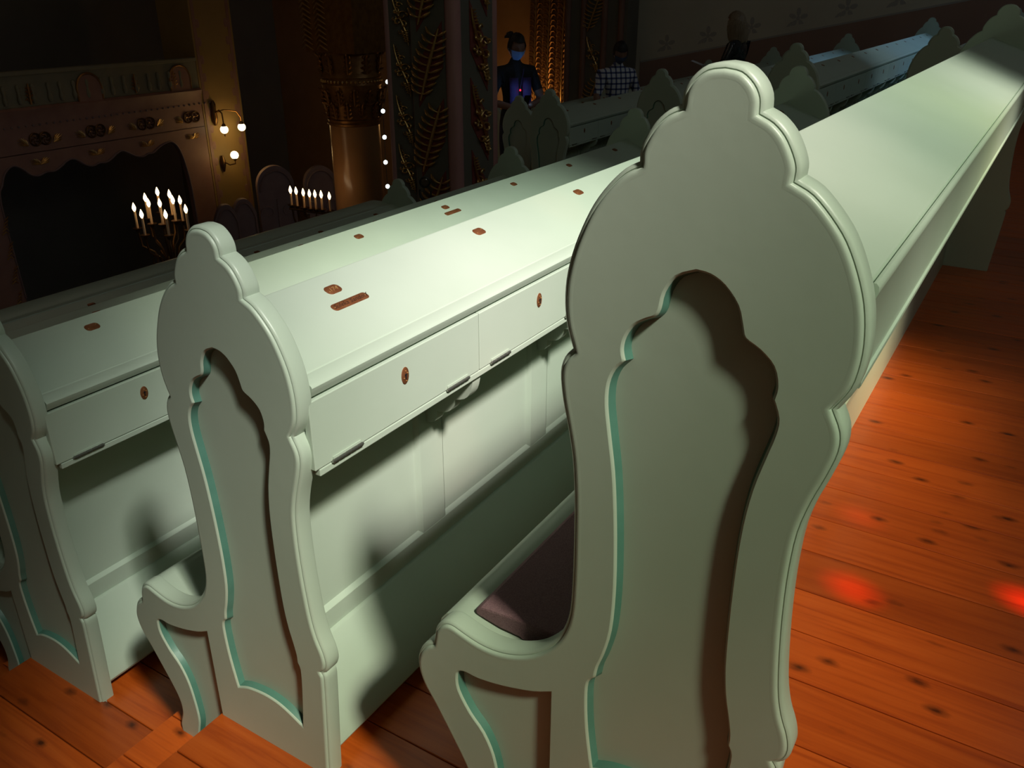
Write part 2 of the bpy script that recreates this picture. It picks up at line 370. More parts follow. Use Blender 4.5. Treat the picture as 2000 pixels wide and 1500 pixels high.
def make_pew(n, pitch, fine=True, plates=True, seat=True):
    """desk-backed pew: near end panel at x 0, n seats, far end panel"""
    Lx = n*pitch+.055; x0 = T; x1 = Lx-T
    root = empty('pew')
    make_end_panel(root, 0, False, seat); make_end_panel(root, Lx-T, True, seat)
    if seat:
        MB().prism(SEAT, x0, x1).build('seat', PAINT, root)
        MB().box(x0, x1, .15, .17, .2, .6).build('seat_riser', PAINT, root)
    MB().prism(BACK, x0, x1).build('back_board', PAINT, root)
    MB().prism(LOWER, x0, x1).build('lower_board', PAINT, root, smooth=40)
    MB().box(x0, x1, -.212, -.199, .588, .640).build('rail', PAINT, root, bevel=.0015)
    MB().box(x0, x1, -.212, -.199, 1.02, 1.096).build('rail', PAINT, root, bevel=.0015)
    xs = [x0+.0 if k == 0 else (x1-.05 if k == n else .0275+pitch*k-.047) for k in range(n+1)]
    we = [.05 if k in (0, n) else .094 for k in range(n+1)]
    for k in range(n+1):
        MB().box(0, we[k], -.212, -.199, .640, 1.02).build('stile', PAINT, root, bevel=.0015, loc=(xs[k], 0, 0))
    for k in range(n):
        a = xs[k]+we[k]; b = xs[k+1]
        MB().add([(a, -.212, .640), (b, -.212, .640), (b, -.212, 1.02), (a, -.212, 1.02), (a+.009, -.2008, .649), (b-.009, -.2008, .649), (b-.009, -.2008, 1.011), (a+.009, -.2008, 1.011)],
                 [(0, 1, 5, 4), (1, 2, 6, 5), (2, 3, 7, 6), (3, 0, 4, 7), (4, 5, 6, 7)]).build('back_panel', PAINT, root, smooth=0, recalc=False)
    MB().box(x0, x1, -.3605, -.199, 1.0975, 1.1125).build('book_box', PAINT, root, bevel=.002)
    MB().box(x0, x1, -.345, -.3435, 1.1125, 1.262).build('box_gap_shade', BLACKM, root)  # black sheet standing in for the shade behind the fall fronts
    desk = MB().prism(DESK, x0, x1).build('desk_top', PAINT, root, smooth=30)
    for k in range(n):
        xa = .0275+pitch*k+.0012; wd = pitch-.0024
        ff = inst(('ff', pitch), lambda: MB().box(0, wd, -.3608, -.3455, 1.1142, 1.2515).build('f', PAINT, None, bevel=.0018), 'fall_front', root, (xa, 0, 0))
        def lockm():
            mb = MB(); k2 = 20; ring = [(math.cos(2*PI*i/k2), math.sin(2*PI*i/k2)) for i in range(k2)]
            mb.add([(.0115*c, 0, .0185*s) for c, s in ring]+[(.0115*c, -.0015, .0185*s) for c, s in ring]+[(.0098*c, -.0026, .0165*s) for c, s in ring]+[(0, -.0026, 0)],
                   [(i, (i+1) % k2, (i+1) % k2+k2, i+k2) for i in range(k2)]+[(i+k2, (i+1) % k2+k2, (i+1) % k2+2*k2, i+2*k2) for i in range(k2)]+[(i+2*k2, (i+1) % k2+2*k2, 3*k2) for i in range(k2)], 0)
            mb.lathe([(.0030, -.0036), (.0030, -.0024)], (0, 0, .002), 10, 1, 'y'); mb.box(-.0013, .0013, -.0036, -.0024, -.008, 0, 1)
            for a, b in ((-.0055, -.004), (.0058, .0045), (0, .0105), (.0015, -.0115)): mb.lathe([(.0013, -.0042), (.0016, -.0026)], (a, 0, b), 6, 2, 'y')
            return mb.build('l', [COPPER, BLACKM, GOLDTXT], None, smooth=40)
        inst('lock', lockm, 'lock_plate', ff, (.2665*pitch/.535, -.3605, 1.203))
        if fine:
            def hingem():
                mb = MB()
                for i in range(5): mb.lathe([(.0036, .0163*i+.0006), (.0042, .0163*i+.0012), (.0042, .0163*(i+1)-.0010), (.0036, .0163*(i+1)-.0004)], (0, 0, 0), 10, 0, 'x')
                mb.lathe([(.0024, -.002), (.0030, .0), (.0030, .082), (.0024, .084)], (0, 0, 0), 8, 0, 'x'); mb.box(.002, .079, .0005, .0022, .0, .0085, 1)
                return mb.build('h', [STEEL, PAINT], None, smooth=40)
            for hx in (.044, .405): inst('hinge', hingem, 'hinge', ff, (hx, -.3632, 1.1148))
        if plates:
            yq = -.181; inst('np', lambda: number_plate_mesh().build('n', [COPPER, GOLDTXT], None), 'number_plate', desk, (.30+pitch*k, yq, desk_z(yq)-.0001), (SL, 0, 0))
    for k in range(1, n):
        inst('corbel', lambda: MB().prism(corbel_prof(), -.016, .016).build('c', PAINT, None), 'corbel', root, (.0275+pitch*k, 0, 0))
    return root
def add_name_plate(pew, x, y=-.2245, text=None, yo=0):
    desk = [c for c in pew.children if c.name.startswith('desk_top')][0]
    if text: o = name_plate_mesh(text).build('name_plate', [COPPER, DARKTXT, GOLDTXT], desk)
    else: o = inst('npl', lambda: name_plate_mesh().build('n', [COPPER, DARKTXT, GOLDTXT], None), 'name_plate', desk)
    o.location = (x, y, desk_z(y)-.0001); o.rotation_euler = (SL, 0, 0); return o

# ------------------------------------------------------------------ setting: floors in steps
ROWS_A = [(0, 0, 0), (.015, .885, -.295), (.02, 1.775, -.560), (.01, 2.607, -.847), (.01, 3.53, -1.15)]
ROWS_B = [(5.4, .43, -.155), (5.4, 1.335, -.278), (5.4, 2.30, -.486), (5.4, 3.25, -.682), (6.4, 4.15, -.88), (7.75, 4.88, -1.06), (8.4, 5.72, -1.25)]
floor_root = MB()
def tier_levels(rows, y_back, y_front):
    lv = []; y = y_back
    for (ox, oy, oz) in rows:
        lv.append((y, oy, .35+oz)); lv.append((oy, oy+.235, .20+oz)); y = oy+.235
    lv.append((y, y_front, rows[-1][2]+.2-.15))
    return lv
LVA = tier_levels(ROWS_A, -3.2, 3.64); LVB = tier_levels(ROWS_B, -3.2, 6.4)
for lv, xa, xb in ((LVA, -2.2, 4.55), (LVB, 4.55, 12.5)):
    for a, b, z in lv: floor_root.box(xa, xb, a, b, z-.45, z-.021)
floor_o = tag(floor_root.build('floor', GAP, smooth=0), 'stepped wooden gallery floor of orange stained pine planks', None, None, 'structure')
def plank_mesh(w, l):
    mb = MB(); c = .0016
    mb.add([(0, 0, -.021), (w, 0, -.021), (w, l, -.021), (0, l, -.021), (0, 0, -c), (w, 0, -c), (w, l, -c), (0, l, -c), (c, c, 0), (w-c, c, 0), (w-c, l-c, 0), (c, l-c, 0)],
           [(0, 1, 5, 4), (1, 2, 6, 5), (2, 3, 7, 6), (3, 0, 4, 7), (4, 5, 9, 8), (5, 6, 10, 9), (6, 7, 11, 10), (7, 4, 8, 11), (8, 9, 10, 11), (0, 3, 2, 1)])
    return mb
def lay(x_from, x_to, y0, y1, z, widths, rows_as_parts=True):
    x = x_from; i = 0; joined = MB()
    while x < x_to-.01:
        w = min(widths[i % len(widths)], x_to-x); g = .0030
        if rows_as_parts:
            key = ('pl', round(w, 3), round(y1-y0, 3))
            inst(key, lambda: plank_mesh(w-g, y1-y0).build('p', WOOD, None, smooth=0, recalc=False), 'plank', floor_o, (x, y0, z))
        else:
            pm = plank_mesh(w-g, y1-y0); joined.add([(vx+x, vy+y0, vz+z) for vx, vy, vz in pm.v], pm.f)
        x += w; i += 1
    if not rows_as_parts:
        o = joined.build('plank_field', WOOD, floor_o, smooth=0, recalc=False); o['kind'] = 'stuff'
a, b, z = LVA[0]
lay(.21, 4.55, -1.35, b+.012, z, (.140, .165, .147, .146, .161, .160, .172, .150, .155))
lay(-2.2, .21, -1.35, b+.012, z, (.1506,))
lay(-2.2, 4.55, -3.2, -1.352, z, (.15,), False)
for i, (a, b, z) in enumerate(LVA[1:], 1):
    bb = b+.012
    lay(-.70, .60, a+(.012 if i % 1 == 0 else 0), bb, z, (.146, .15, .141, .152))
    lay(-2.2, -.70, a+.012, bb, z, (.15,), False); lay(.60, 4.55, a+.012, bb, z, (.15,), False)
for a, b, z in LVB: lay(4.55, 12.5, a+.012, b+.012, z, (.15,), False)

# ------------------------------------------------------------------ setting: walls, ceiling, hall floor
ZT = 8.2
def wall(name, mb, mat, label): return tag(mb.build(name, mat, smooth=0), label, None, None, 'structure')
wall('wall_west', MB().box(-2.4, -2.2, -3.4, 14.8, -4.2, ZT), PLASTER, 'plaster wall behind the viewer')
wall('wall_north', MB().box(-2.2, 13.8, 14.6, 14.8, -4.2, ZT), DARKWALL, 'dark wall behind the opposite gallery')
wall('ceiling', MB().box(-2.4, 13.8, -3.4, 14.8, ZT, ZT+.2), DARKWALL, 'high dark ceiling')
tag(MB().box(-2.2, 13.6, 3.66, 14.6, -4.4, -4.2).build('floor', DARKWALL, smooth=0), 'dark floor of the hall far below', None, None, 'structure')
wall('wall_hall_east', MB().box(13.6, 13.8, 5.4, 14.6, -4.2, ZT), ORANGE, 'amber wall at the far end of the hall')
# end wall of the gallery: olive plaster over a brown dado that climbs with the steps
def rake(y): return 1.41-.2067*(y-1.74)
ew = MB()
ew.prism([(-3.4, rake(-3.4)-.03), (5.42, rake(5.42)-.03), (5.42, ZT), (-3.4, ZT)], 12.5, 12.7)
we_ = wall('wall_east', ew, PLASTER, 'olive plaster end wall with a rising row of stencilled flowers')
db = MB().prism([(-3.4, -3), (5.42, -3), (5.42, rake(5.42)-.14), (-3.4, rake(-3.4)-.14)], 12.488, 12.7).build('dado', BROWN, we_, smooth=0); db['label'] = 'brown painted dado rising with the steps'
MB().prism([(-3.4, rake(-3.4)-.14), (5.42, rake(5.42)-.14), (5.42, rake(5.42)-.115), (-3.4, rake(-3.4)-.115)], 12.485, 12.7).build('dado_border', STENCIL, we_, smooth=0)
MB().prism([(-3.4, rake(-3.4)-.115), (5.42, rake(5.42)-.115), (5.42, rake(5.42)-.03), (-3.4, rake(-3.4)-.03)], 12.49, 12.7).build('dado_band', PLASTER, we_, smooth=0)
def flower():
    mb = MB()
    def blob(cy, cz, ry, rz, ang=0):
        k = 10; mb.add([(0, cy+ry*math.cos(2*PI*i/k)*math.cos(ang)-rz*math.sin(2*PI*i/k)*math.sin(ang), cz+ry*math.cos(2*PI*i/k)*math.sin(ang)+rz*math.sin(2*PI*i/k)*math.cos(ang)) for i in range(k)]
            + [(-.003, cy+.8*(ry*math.cos(2*PI*i/k)*math.cos(ang)-rz*math.sin(2*PI*i/k)*math.sin(ang)), cz+.8*(ry*math.cos(2*PI*i/k)*math.sin(ang)+rz*math.sin(2*PI*i/k)*math.cos(ang))) for i in range(k)],
            [(i, (i+1) % k, (i+1) % k+k, i+k) for i in range(k)]+[tuple(range(k, 2*k))])
    for a in range(5): blob(.085*math.cos(a*2*PI/5+.3), .085*math.sin(a*2*PI/5+.3), .055, .032, a*2*PI/5+.3)
    blob(0, 0, .03, .03); blob(-.10, -.10, .06, .02, .7); blob(.11, -.09, .06, .02, -.8)
    return mb.build('s', STENCIL, None, smooth=0)
for i in range(14):
    y = 5.0-.655*i
    inst('flower', flower, 'stencil_flower', we_, (12.499, y, rake(y)+.06))
wall('wall_south_east', MB().box(12.5, 13.8, 5.42, 5.62, -4.2, ZT), PLASTER, 'side of the end wall')

# rear wall with two stained glass windows (behind the viewer, they light the gallery)
YW = -3.2
def arch(cx, w, z0, zs, k=18): return [(cx-w/2, z0), (cx+w/2, z0)] + [(cx+w/2*math.cos(PI*i/k), zs+w/2*math.sin(PI*i/k)) for i in range(k+1)]
WINS = [(-.40, 3.5, 3.42, 5.72), (7.65, 4.3, 5.30, 5.75)]
rw = MB()
outer = [(-2.4, -4.2), (13.8, -4.2), (13.8, ZT), (-2.4, ZT)]
arches = [arch(*w) for w in WINS]
def wall_cap(y):
    tri = geometry.tessellate_polygon([[Vector((p[0], p[1], 0)) for p in lp] for lp in [outer]+arches])
    rw.add([(p[0], y, p[1]) for lp in [outer]+arches for p in lp], [tuple(t) for t in tri])
wall_cap(YW); wall_cap(YW-.1)
for lp in arches:
    k = len(lp); rw.add([(x, YW, z) for x, z in lp]+[(x, YW-.1, z) for x, z in lp], [(i, (i+1) % k, (i+1) % k+k, i+k) for i in range(k)])
wall('wall_south', rw, PLASTER, 'plaster wall behind the last pew with two stained glass windows')
def glass_mat(c):
    m = bpy.data.materials.new('stained_glass'); m.use_nodes = True; nt = m.node_tree; nt.nodes.clear()
    t = nt.nodes.new('ShaderNodeBsdfTransparent'); t.inputs['Color'].default_value = (*c, 1)
    g = nt.nodes.new('ShaderNodeBsdfGlossy'); g.inputs['Roughness'].default_value = .1; g.inputs['Color'].default_value = (.6, .6, .6, 1)
    mx = nt.nodes.new('ShaderNodeMixShader'); mx.inputs['Fac'].default_value = .04
    o = nt.nodes.new('ShaderNodeOutputMaterial'); nt.links.new(t.outputs[0], mx.inputs[1]); nt.links.new(g.outputs[0], mx.inputs[2]); nt.links.new(mx.outputs[0], o.inputs[0]); return m
GL = {}
def glass(c):
    key = tuple(round(x*100)/100 for x in c)
    if key not in GL: GL[key] = glass_mat(key)
    return GL[key]
def clip_convex(poly, cl):
    out = poly
    for i in range(len(cl)):
        a = cl[i]; b = cl[(i+1) % len(cl)]; inp = out; out = []
        side = lambda p: (b[0]-a[0])*(p[1]-a[1])-(b[1]-a[1])*(p[0]-a[0])
        for j in range(len(inp)):
            p = inp[j]; q = inp[(j+1) % len(inp)]; sp, sq = side(p), side(q)
            if sp >= 0: out.append(p)
            if (sp >= 0) != (sq >= 0):
                t = sp/(sp-sq); out.append((p[0]+(q[0]-p[0])*t, p[1]+(q[1]-p[1])*t))
        if len(out) < 3: return []
    return out
A1_ = [  # (u, w, colour, reach): glass colours of the unseen window, tuned for where their light lands
 (-1.05, 5.95, (1, .92, .94), .30), (-1.38, 5.88, (.72, .76, .68), .2), (-.10, 6.18, (.78, .80, .70), .4), (-1.70, 5.75, (.30, .33, .26), .22), (-1.04, 6.88, (.54, .58, .46), .3), (-1.70, 6.30, (.10, .11, .09), .22), (-1.70, 6.85, (.10, .125, .12), .3), (-2.05, 6.2, (.02, .03, .03), .3),
 (-1.02, 5.64, (1, .89, .83), .25), (-.90, 5.40, (1, .86, .80), .2), (-1.42, 5.35, (.62, .62, .48), .2), (-1.5, 5.05, (.40, .40, .30), .15),
 (-1.25, 5.14, (.05, .10, .05), .25), (-.85, 5.16, (.50, .54, .42), .2), (-.50, 5.14, (.26, .32, .24), .2), (-.18, 5.14, (.28, .34, .26), .2), (.22, 5.14, (.50, .56, .36), .2), (.80, 5.14, (.70, .70, .60), .25), (1.3, 5.14, (.08, .10, .08), .2),
 (-1.28, 4.75, (.09, .16, .08), .28), (-1.28, 4.25, (.32, .26, .19), .3), (-1.75, 5.07, (.45, .40, .31), .2), (-1.95, 4.5, (.16, .17, .13), .3), (-1.75, 3.85, (.03, .04, .03), .4),
 (.64, 4.34, (1, .80, .46), .2), (.09, 4.16, (.34, .26, .15), .25), (-.34, 4.06, (.32, .24, .14), .25), (.57, 3.80, (.02, .018, .015), .28), (-.55, 3.85, (.13, .10, .06), .22), (-.05, 3.65, (.02, .018, .015), .28), (1.2, 4.2, (.03, .03, .02), .25),
 (.5, 5.7, (.36, .41, .34), .35), (.3, 6.6, (.22, .27, .22), .4), (1.1, 6.0, (.12, .15, .12), .4)]
def col1(u, w):
    s = 0; c = [0, 0, 0]
    for a, b, k, r in A1_:
        g = math.exp(-((u-a)**2+(w-b)**2)/(2*(r*.8)**2))+1e-9; s += g; c = [c[i]+g*k[i] for i in range(3)]
    return [x/s for x in c]
def col2(u, w):  # blue pane tints, tuned for the light on the far desks
    t = random.random(); k = .03+.03*t
    if u > 7.0: k += .05
    return (k*.10, k*.62, k*1.35)
def make_window(idx, win, colour, nx, nz, red):
    cx, w, z0, zs = win; root = empty('window_%d' % idx, (0, YW-.05, 0)); tag(root, 'arched stained glass window in the rear wall', None, None, 'structure')
    cl = arch(*win); H = zs+w/2-z0
    bars = MB(); k = len(cl)
    bars.add([(x, -.03, z) for x, z in cl]+[(x, .03, z) for x, z in cl]+[(cx+(x-cx)*.97, -.03, z0+H/2+(z-z0-H/2)*.97) for x, z in cl]+[(cx+(x-cx)*.97, .03, z0+H/2+(z-z0-H/2)*.97) for x, z in cl],
             [(i, (i+1) % k, (i+1) % k+k, i+k) for i in range(k)]+[(i+2*k, (i+1) % k+2*k, (i+1) % k+3*k, i+3*k) for i in range(k)]+[(i, (i+1) % k, (i+1) % k+2*k, i+2*k) for i in range(k)]+[(i+k, (i+1) % k+k, (i+1) % k+3*k, i+3*k) for i in range(k)])
    bars.build('window_frame', LEADM, root, smooth=0)
    dx = w/nx; dz = H/nz
    for i in range(nx):
        for j in range(nz):
            a = cx-w/2+i*dx; b = z0+j*dz
            p = clip_convex([(a, b), (a+dx, b), (a+dx, b+dz), (a, b+dz)], cl)
            if not p: continue
            pieces = [(p, colour(a+dx/2, b+dz/2))]
            for q, c in pieces:
                cxq = sum(t[0] for t in q)/len(q); czq = sum(t[1] for t in q)/len(q)
                s = .975
                MB().add([(cxq+(x-cxq)*s, 0, czq+(z-czq)*s) for x, z in q], [tuple(range(len(q)))]).build('pane', glass(c), root, smooth=0, recalc=False)
make_window(1, WINS[0], col1, 12, 12, True)
make_window(2, WINS[1], col2, 10, 8, False)

# ------------------------------------------------------------------ pews of the near block
pewA1 = empty('pew')
n1, p1 = 7, .535; LX = n1*p1+.055
make_end_panel(pewA1, 0, False); make_end_panel(pewA1, LX-T, True)
x0, x1 = T, LX-T
MB().prism(SEAT, x0, x1).build('seat', PAINT, pewA1)
MB().box(x0, x1, .15, .17, .2, .6).build('seat_riser', PAINT, pewA1)
MB().prism([(-.133, .35), (-.133, 1.326), (-.105, 1.326), (-.105, .35)], x0, x1).build('back_board', PAINT, pewA1)
MB().prism([(-.126, 1.401), (-.1295, 1.4075), (-.1345, 1.4075), (-.3440, 1.3300), (-.3452, 1.3280), (-.3452, 1.312), (-.09, 1.338), (-.085, 1.38)], x0, x1).build('desk_top', PAINT, pewA1)
MB().prism([(-.3470, 1.300), (-.3472, 1.3265), (-.3490, 1.3292), (-.3520, 1.3290), (-.3550, 1.3255), (-.3556, 1.3190), (-.3536, 1.3115), (-.3518, 1.3090), (-.3518, 1.2150), (-.3548, 1.2135), (-.3556, 1.2095), (-.3540, 1.2060), (-.332, 1.2060), (-.332, 1.300)], x0, x1).build('apron_board', PAINT, pewA1, smooth=40)
MB().box(x0, x1, -.332, -.133, 1.207, 1.219).build('desk_bottom', PAINT, pewA1)
tag(pewA1, 'pale green pew nearest the viewer, its largest end panel in front, plain desk top', 'pew', 'pews of the near block')
proto = make_pew(7, .535)
GA = 'pews of the near block'
rowsA = [proto] + [copy_tree(proto) for _ in range(2)] + [make_pew(7, .535, seat=False)]
labA = ['pale green pew second from the viewer, desk brightest and carrying the engraved name plate',
        'pale green pew third from the viewer, its end panel cut by the left photo edge',
        'pale green pew fourth from the viewer, desk a thin grey strip behind the third',
        'front desk row of the near block, dark desk strip joined to the balcony rail']
for o, r, lb in zip(rowsA, ROWS_A[1:], labA): o.location = r; tag(o, lb, 'pew', GA)
pewA2, pewA3, pewA4, pewA5 = rowsA
add_name_plate(pewA2, .300, -.2255, 'Suleka Sandorf')
d2 = [c for c in pewA2.children if c.name.startswith('desk_top')][0]
first = sorted([c for c in d2.children if c.name.startswith('number_plate')], key=lambda c: c.location.x)[0]
tm = number_plate_mesh('174').build('number_plate', [COPPER, GOLDTXT], None); first.data = tm.data; bpy.data.objects.remove(tm)
add_name_plate(pewA3, .30+.535*3, -.2185); add_name_plate(pewA4, .835, -.2185)
# seat cushion on the nearest pew
cu = MB(); ys = [(.188, .6330), (.1905, .638), (.1885, .646), (.178, .653), (.12, .6585), (.04, .6600), (-.03, .6585), (-.085, .652), (-.096, .640), (-.094, .6225), (.06, .6225), (.10, .6225), (.14, .6240), (.172, .6300)]
cu.prism(ys, .058, 2.2); cush = cu.build('seat_cushion', CUSH, bevel=.004)
tag(cush, 'dark plum woven cushion lying on the seat of the nearest pew', 'cushion')

# ------------------------------------------------------------------ far block beyond the cross aisle
protoB = make_pew(12, .515)
GB = 'pews of the far block'
rowsB = [protoB]+[copy_tree(protoB) for _ in range(3)]
labB = ['far block pew at the top right, end panel a black silhouette above the nearest ledge',
        'far block pew with blue lit desk and doors behind the black silhouette end panel',
        'far block pew whose dim end panel is just left of the nearest panel top',
        'far block pew with tall grey end panel right of the gilded pillar']
for o, r, lb in zip(rowsB, ROWS_B[:4], labB): o.location = r; tag(o, lb, 'pew', GB)
def pew_len(n, r, lb):
    o = make_pew(n, (11.63-r[0]-.055)/n, fine=False); o.location = r; tag(o, lb, 'pew', GB); return o
pb5 = pew_len(10, ROWS_B[4], 'far block pew at the person in black, rounded end panel left of the tall one')
pb6 = pew_len(8, ROWS_B[5], 'far block pew with an end panel peeping out beside the pillar edge')
pb7 = pew_len(6, ROWS_B[6], 'farthest visible pew below the gilded wall relief, thin greenish desk')
add_name_plate(rowsB[3], 2.4, -.235); add_name_plate(rowsB[3], 2.42, -.29); add_name_plate(rowsB[3], 3.1, -.235)

# ------------------------------------------------------------------ balcony rail in front of the near block
py, pz = ROWS_A[4][1], ROWS_A[4][2]
MB().prism([(y-py, z-pz) for y, z in [(3.405, .205), (3.412, .2165), (3.44, .2175), (3.455, .213), (3.47, .2185), (3.60, .2155), (3.632, .209), (3.642, .198), (3.640, .182), (3.62, .17), (3.42, .17)]], -2.2, 3.79).build('cap_rail', PAINT, pewA5, smooth=40)
MB().box(-2.2, 3.79, 3.56-py, 3.62-py, -1.8-pz, .17-pz).build('parapet_board', PAINT, pewA5)

# ------------------------------------------------------------------ gilded pillar
def leaf_mesh():
    """pinnate gilded leaf, unit height 1 in (a, h); built in the plane a (sideways), h (up), standing out along +d"""
    mb = MB()
    P = lambda a, h, d: (a, -d, h)
    mb.tube([P(-.13+.26*t, -.5+1.0*t, .012+.012*math.sin(PI*t)) for t in [i/10 for i in range(11)]], [.012+.012*math.sin(PI*i/10) for i in range(11)], 6)
    for i in range(9):
        t = .10+.80*i/8; bx = -.13+.26*t; bh = -.5+t
        ln = .17*math.sin(PI*(.12+.80*t))**.7+.03
        for s in (-1, 1):
            p = []
            for k in range(6):
                q = k/5; ang = .55+.5*q
                p.append(P(bx+s*ln*q*math.cos(.25*q)*(1 if s > 0 else 1), bh+.10*q*q*(1.2 if s < 0 else .9)-.015*q*(s > 0), .008+.030*math.sin(PI*min(1, q*.9))))
            mb.tube(p, [.006, .013, .017, .019, .019, .008], 6)
    return mb
def scroll_mesh():
    mb = MB(); P = lambda a, h, d: (a, -d, h)
    def curl(cx, cz, r, a0, turns, w=.012, sg=1):
        k = 18; pts = []; rs = []
        for i in range(k):
            t = i/(k-1); a = a0+sg*turns*2*PI*t; rr = r*(1-.72*t)
            pts.append(P(cx+rr*math.cos(a), cz+rr*math.sin(a), .012+.018*math.sin(PI*t))); rs.append(w*(.55+.6*math.sin(PI*t)))
        mb.tube(pts, rs, 6)
    mb.tube([P(.13-.26*t+.03*math.sin(6*t), -.5+t, .015) for t in [i/14 for i in range(15)]], [.006+.014*math.sin(PI*i/14) for i in range(15)], 6)
    for cx, cz, r, a0, tu, sg in ((.05, .06, .085, 0, 1.1, 1), (-.06, .14, .07, 2, 1, -1), (.07, -.10, .075, 3, 1.1, -1), (-.03, -.06, .06, 1, 1, 1), (.0, .25, .05, 0, .9, 1), (.02, -.24, .055, 3, .9, 1), (-.10, .0, .045, 1, .8, -1), (.12, .08, .04, 4, .8, 1)):
        curl(cx, cz, r, a0, tu, .014, sg)
    for i in range(5):
        h = -.26-.045*i; c = .13-.26*(h+.5)
        for s in (-1, 1): mb.tube([P(c, h, .01), P(c+s*.035, h+.02, .03), P(c+s*.06*(1-i*.15), h+.05, .014)], [.010, .014, .005], 6)
        h = .30+.04*i; c = .13-.26*(h+.5)
        mb.tube([P(c, h, .01), P(c+.03, h+.012, .025), P(c+.05*(1-i*.15), h-.01, .012)], [.009, .012, .004], 6)
    return mb
LEAF_ = leaf_mesh().build('gilded_leaf', GOLD, None, smooth=60); SCROLL_ = scroll_mesh().build('gilded_scroll', GOLD, None, smooth=60)
def diamond(parent, loc, w, h, rz, flip):
    s = -1 if flip else 1
    o = MB().add([(-.5*w, .006, -.5*h*1.0), (-.5*w, .006, .02*h), (.5*w, .006, .5*h), (.5*w, .006, -.02*h), (-.5*w, -.004, -.5*h), (-.5*w, -.004, .02*h), (.5*w, -.004, .5*h), (.5*w, -.004, -.02*h)] if s > 0 else
                 [(.5*w, .006, -.5*h*1.0), (.5*w, .006, .02*h), (-.5*w, .006, .5*h), (-.5*w, .006, -.02*h), (.5*w, -.004, -.5*h), (.5*w, -.004, .02*h), (-.5*w, -.004, .5*h), (-.5*w, -.004, -.02*h)],
                 [(4, 5, 6, 7), (0, 1, 5, 4), (1, 2, 6, 5), (2, 3, 7, 6), (3, 0, 4, 7)]).build('ground_panel', MAROON, parent, smooth=0, loc=loc)
    o.rotation_euler = (0, 0, rz); return o
pil = empty('gilded_pillar', (4.6, 3.42, -1.6)); tag(pil, 'rose and olive painted pillar with slanting gilded leaf carvings between the pew blocks', 'pillar')
zt = 7.6; zb = -.9
MB().box(.02, .60, .02, .42, zb, zt).build('shaft', PIEROLIVE, pil, smooth=0)
MB().box(.07, .60, .40, .70, zb, zt).build('side_shaft', PIEROLIVE, pil, smooth=0)
for (x, y, r) in ((.055, .055, .060), (.565, .045, .040), (.055, .405, .035), (.055, .27, .0)):
    if r: MB().lathe([(r, zb), (r, zt)], (x, y, 0), 20).build('corner_column', PIERRED, pil, smooth=60)
MB().lathe([(.028, zb), (.028, zt)], (.085, .69, 0), 16).build('corner_column', PIERRED, pil, smooth=60)
MB().box(.005, .10, .225-.007, .235, zb, zt) # spacer (not linked)
MB().box(.0, .06, .205-.19+.0, .02, zb, zt)
# ornaments: middle strip (faces -x), left strip (faces -x, set back), right strip (faces -y)
for i in range(-1, 9):
    z = 2.669+.0+(i-3)*.541+1.6-1.069-.0 if False else 1.069+1.6+i*.541-.541*2
    if z < .2 or z > 5.6: continue
    diamond(pil, (.018, .245, z), .235, .62, -PI/2, False)
    o = reuse(LEAF_, 'gilded_leaf', pil, (.012, .245, z), (0, 0, -PI/2)); o.scale = (.72, .6, .52)
    z2 = z+.12
    o = reuse(SCROLL_, 'gilded_scroll', pil, (.335, .012, z2), (0, 0, 0)); o.scale = (.80, .7, .56)
    diamond(pil, (.335, .018, z2), .235, .66, 0, True)
for i in range(-2, 10):
    z = 1.015+1.6+i*.375-.375*2
    if z < .3 or z > 5.6: continue
    o = reuse(SCROLL_, 'gilded_scroll', pil, (.065, .545, z), (0, 0, -PI/2)); o.scale = (.55, .6, .38)
bpy.data.objects.remove(LEAF_); bpy.data.objects.remove(SCROLL_)

# ------------------------------------------------------------------ spotlight at the front rail
sp = empty('spotlight', (3.95, 3.25, -.80)); tag(sp, 'small round black spotlight on a stand before the gilded pillar', 'spotlight')
MB().tube([(0, 0, 0), (0, 0, 1.02)], .012, 10).build('stand_pole', BLACKM, sp); MB().lathe([(.14, 0), (.14, .012), (.02, .03)], (0, 0, 0), 20).build('base', BLACKM, sp)
MB().tube([(.0, .05*math.cos(a), 1.08+.06*math.sin(a)) for a in [PI*i/10 for i in range(-11, 2)]], .006, 8).build('yoke', BLACKM, sp)
hd = MB().lathe([(.02, .10), (.034, .085), (.040, .03), (.040, 0), (.0335, -.002), (.0335, .006)], (0, 0, 0), 24, 0, 'x').build('lamp_head', BLACKM, sp, smooth=50, loc=(0, 0, 1.155)); hd.rotation_euler = (0, .12, .62)
ln = MB().lathe([(.001, .004), (.012, .002), (.024, .0035), (.0335, .009)], (0, 0, 0), 24, 0, 'x').build('lens', GLASSLENS, hd, smooth=60)

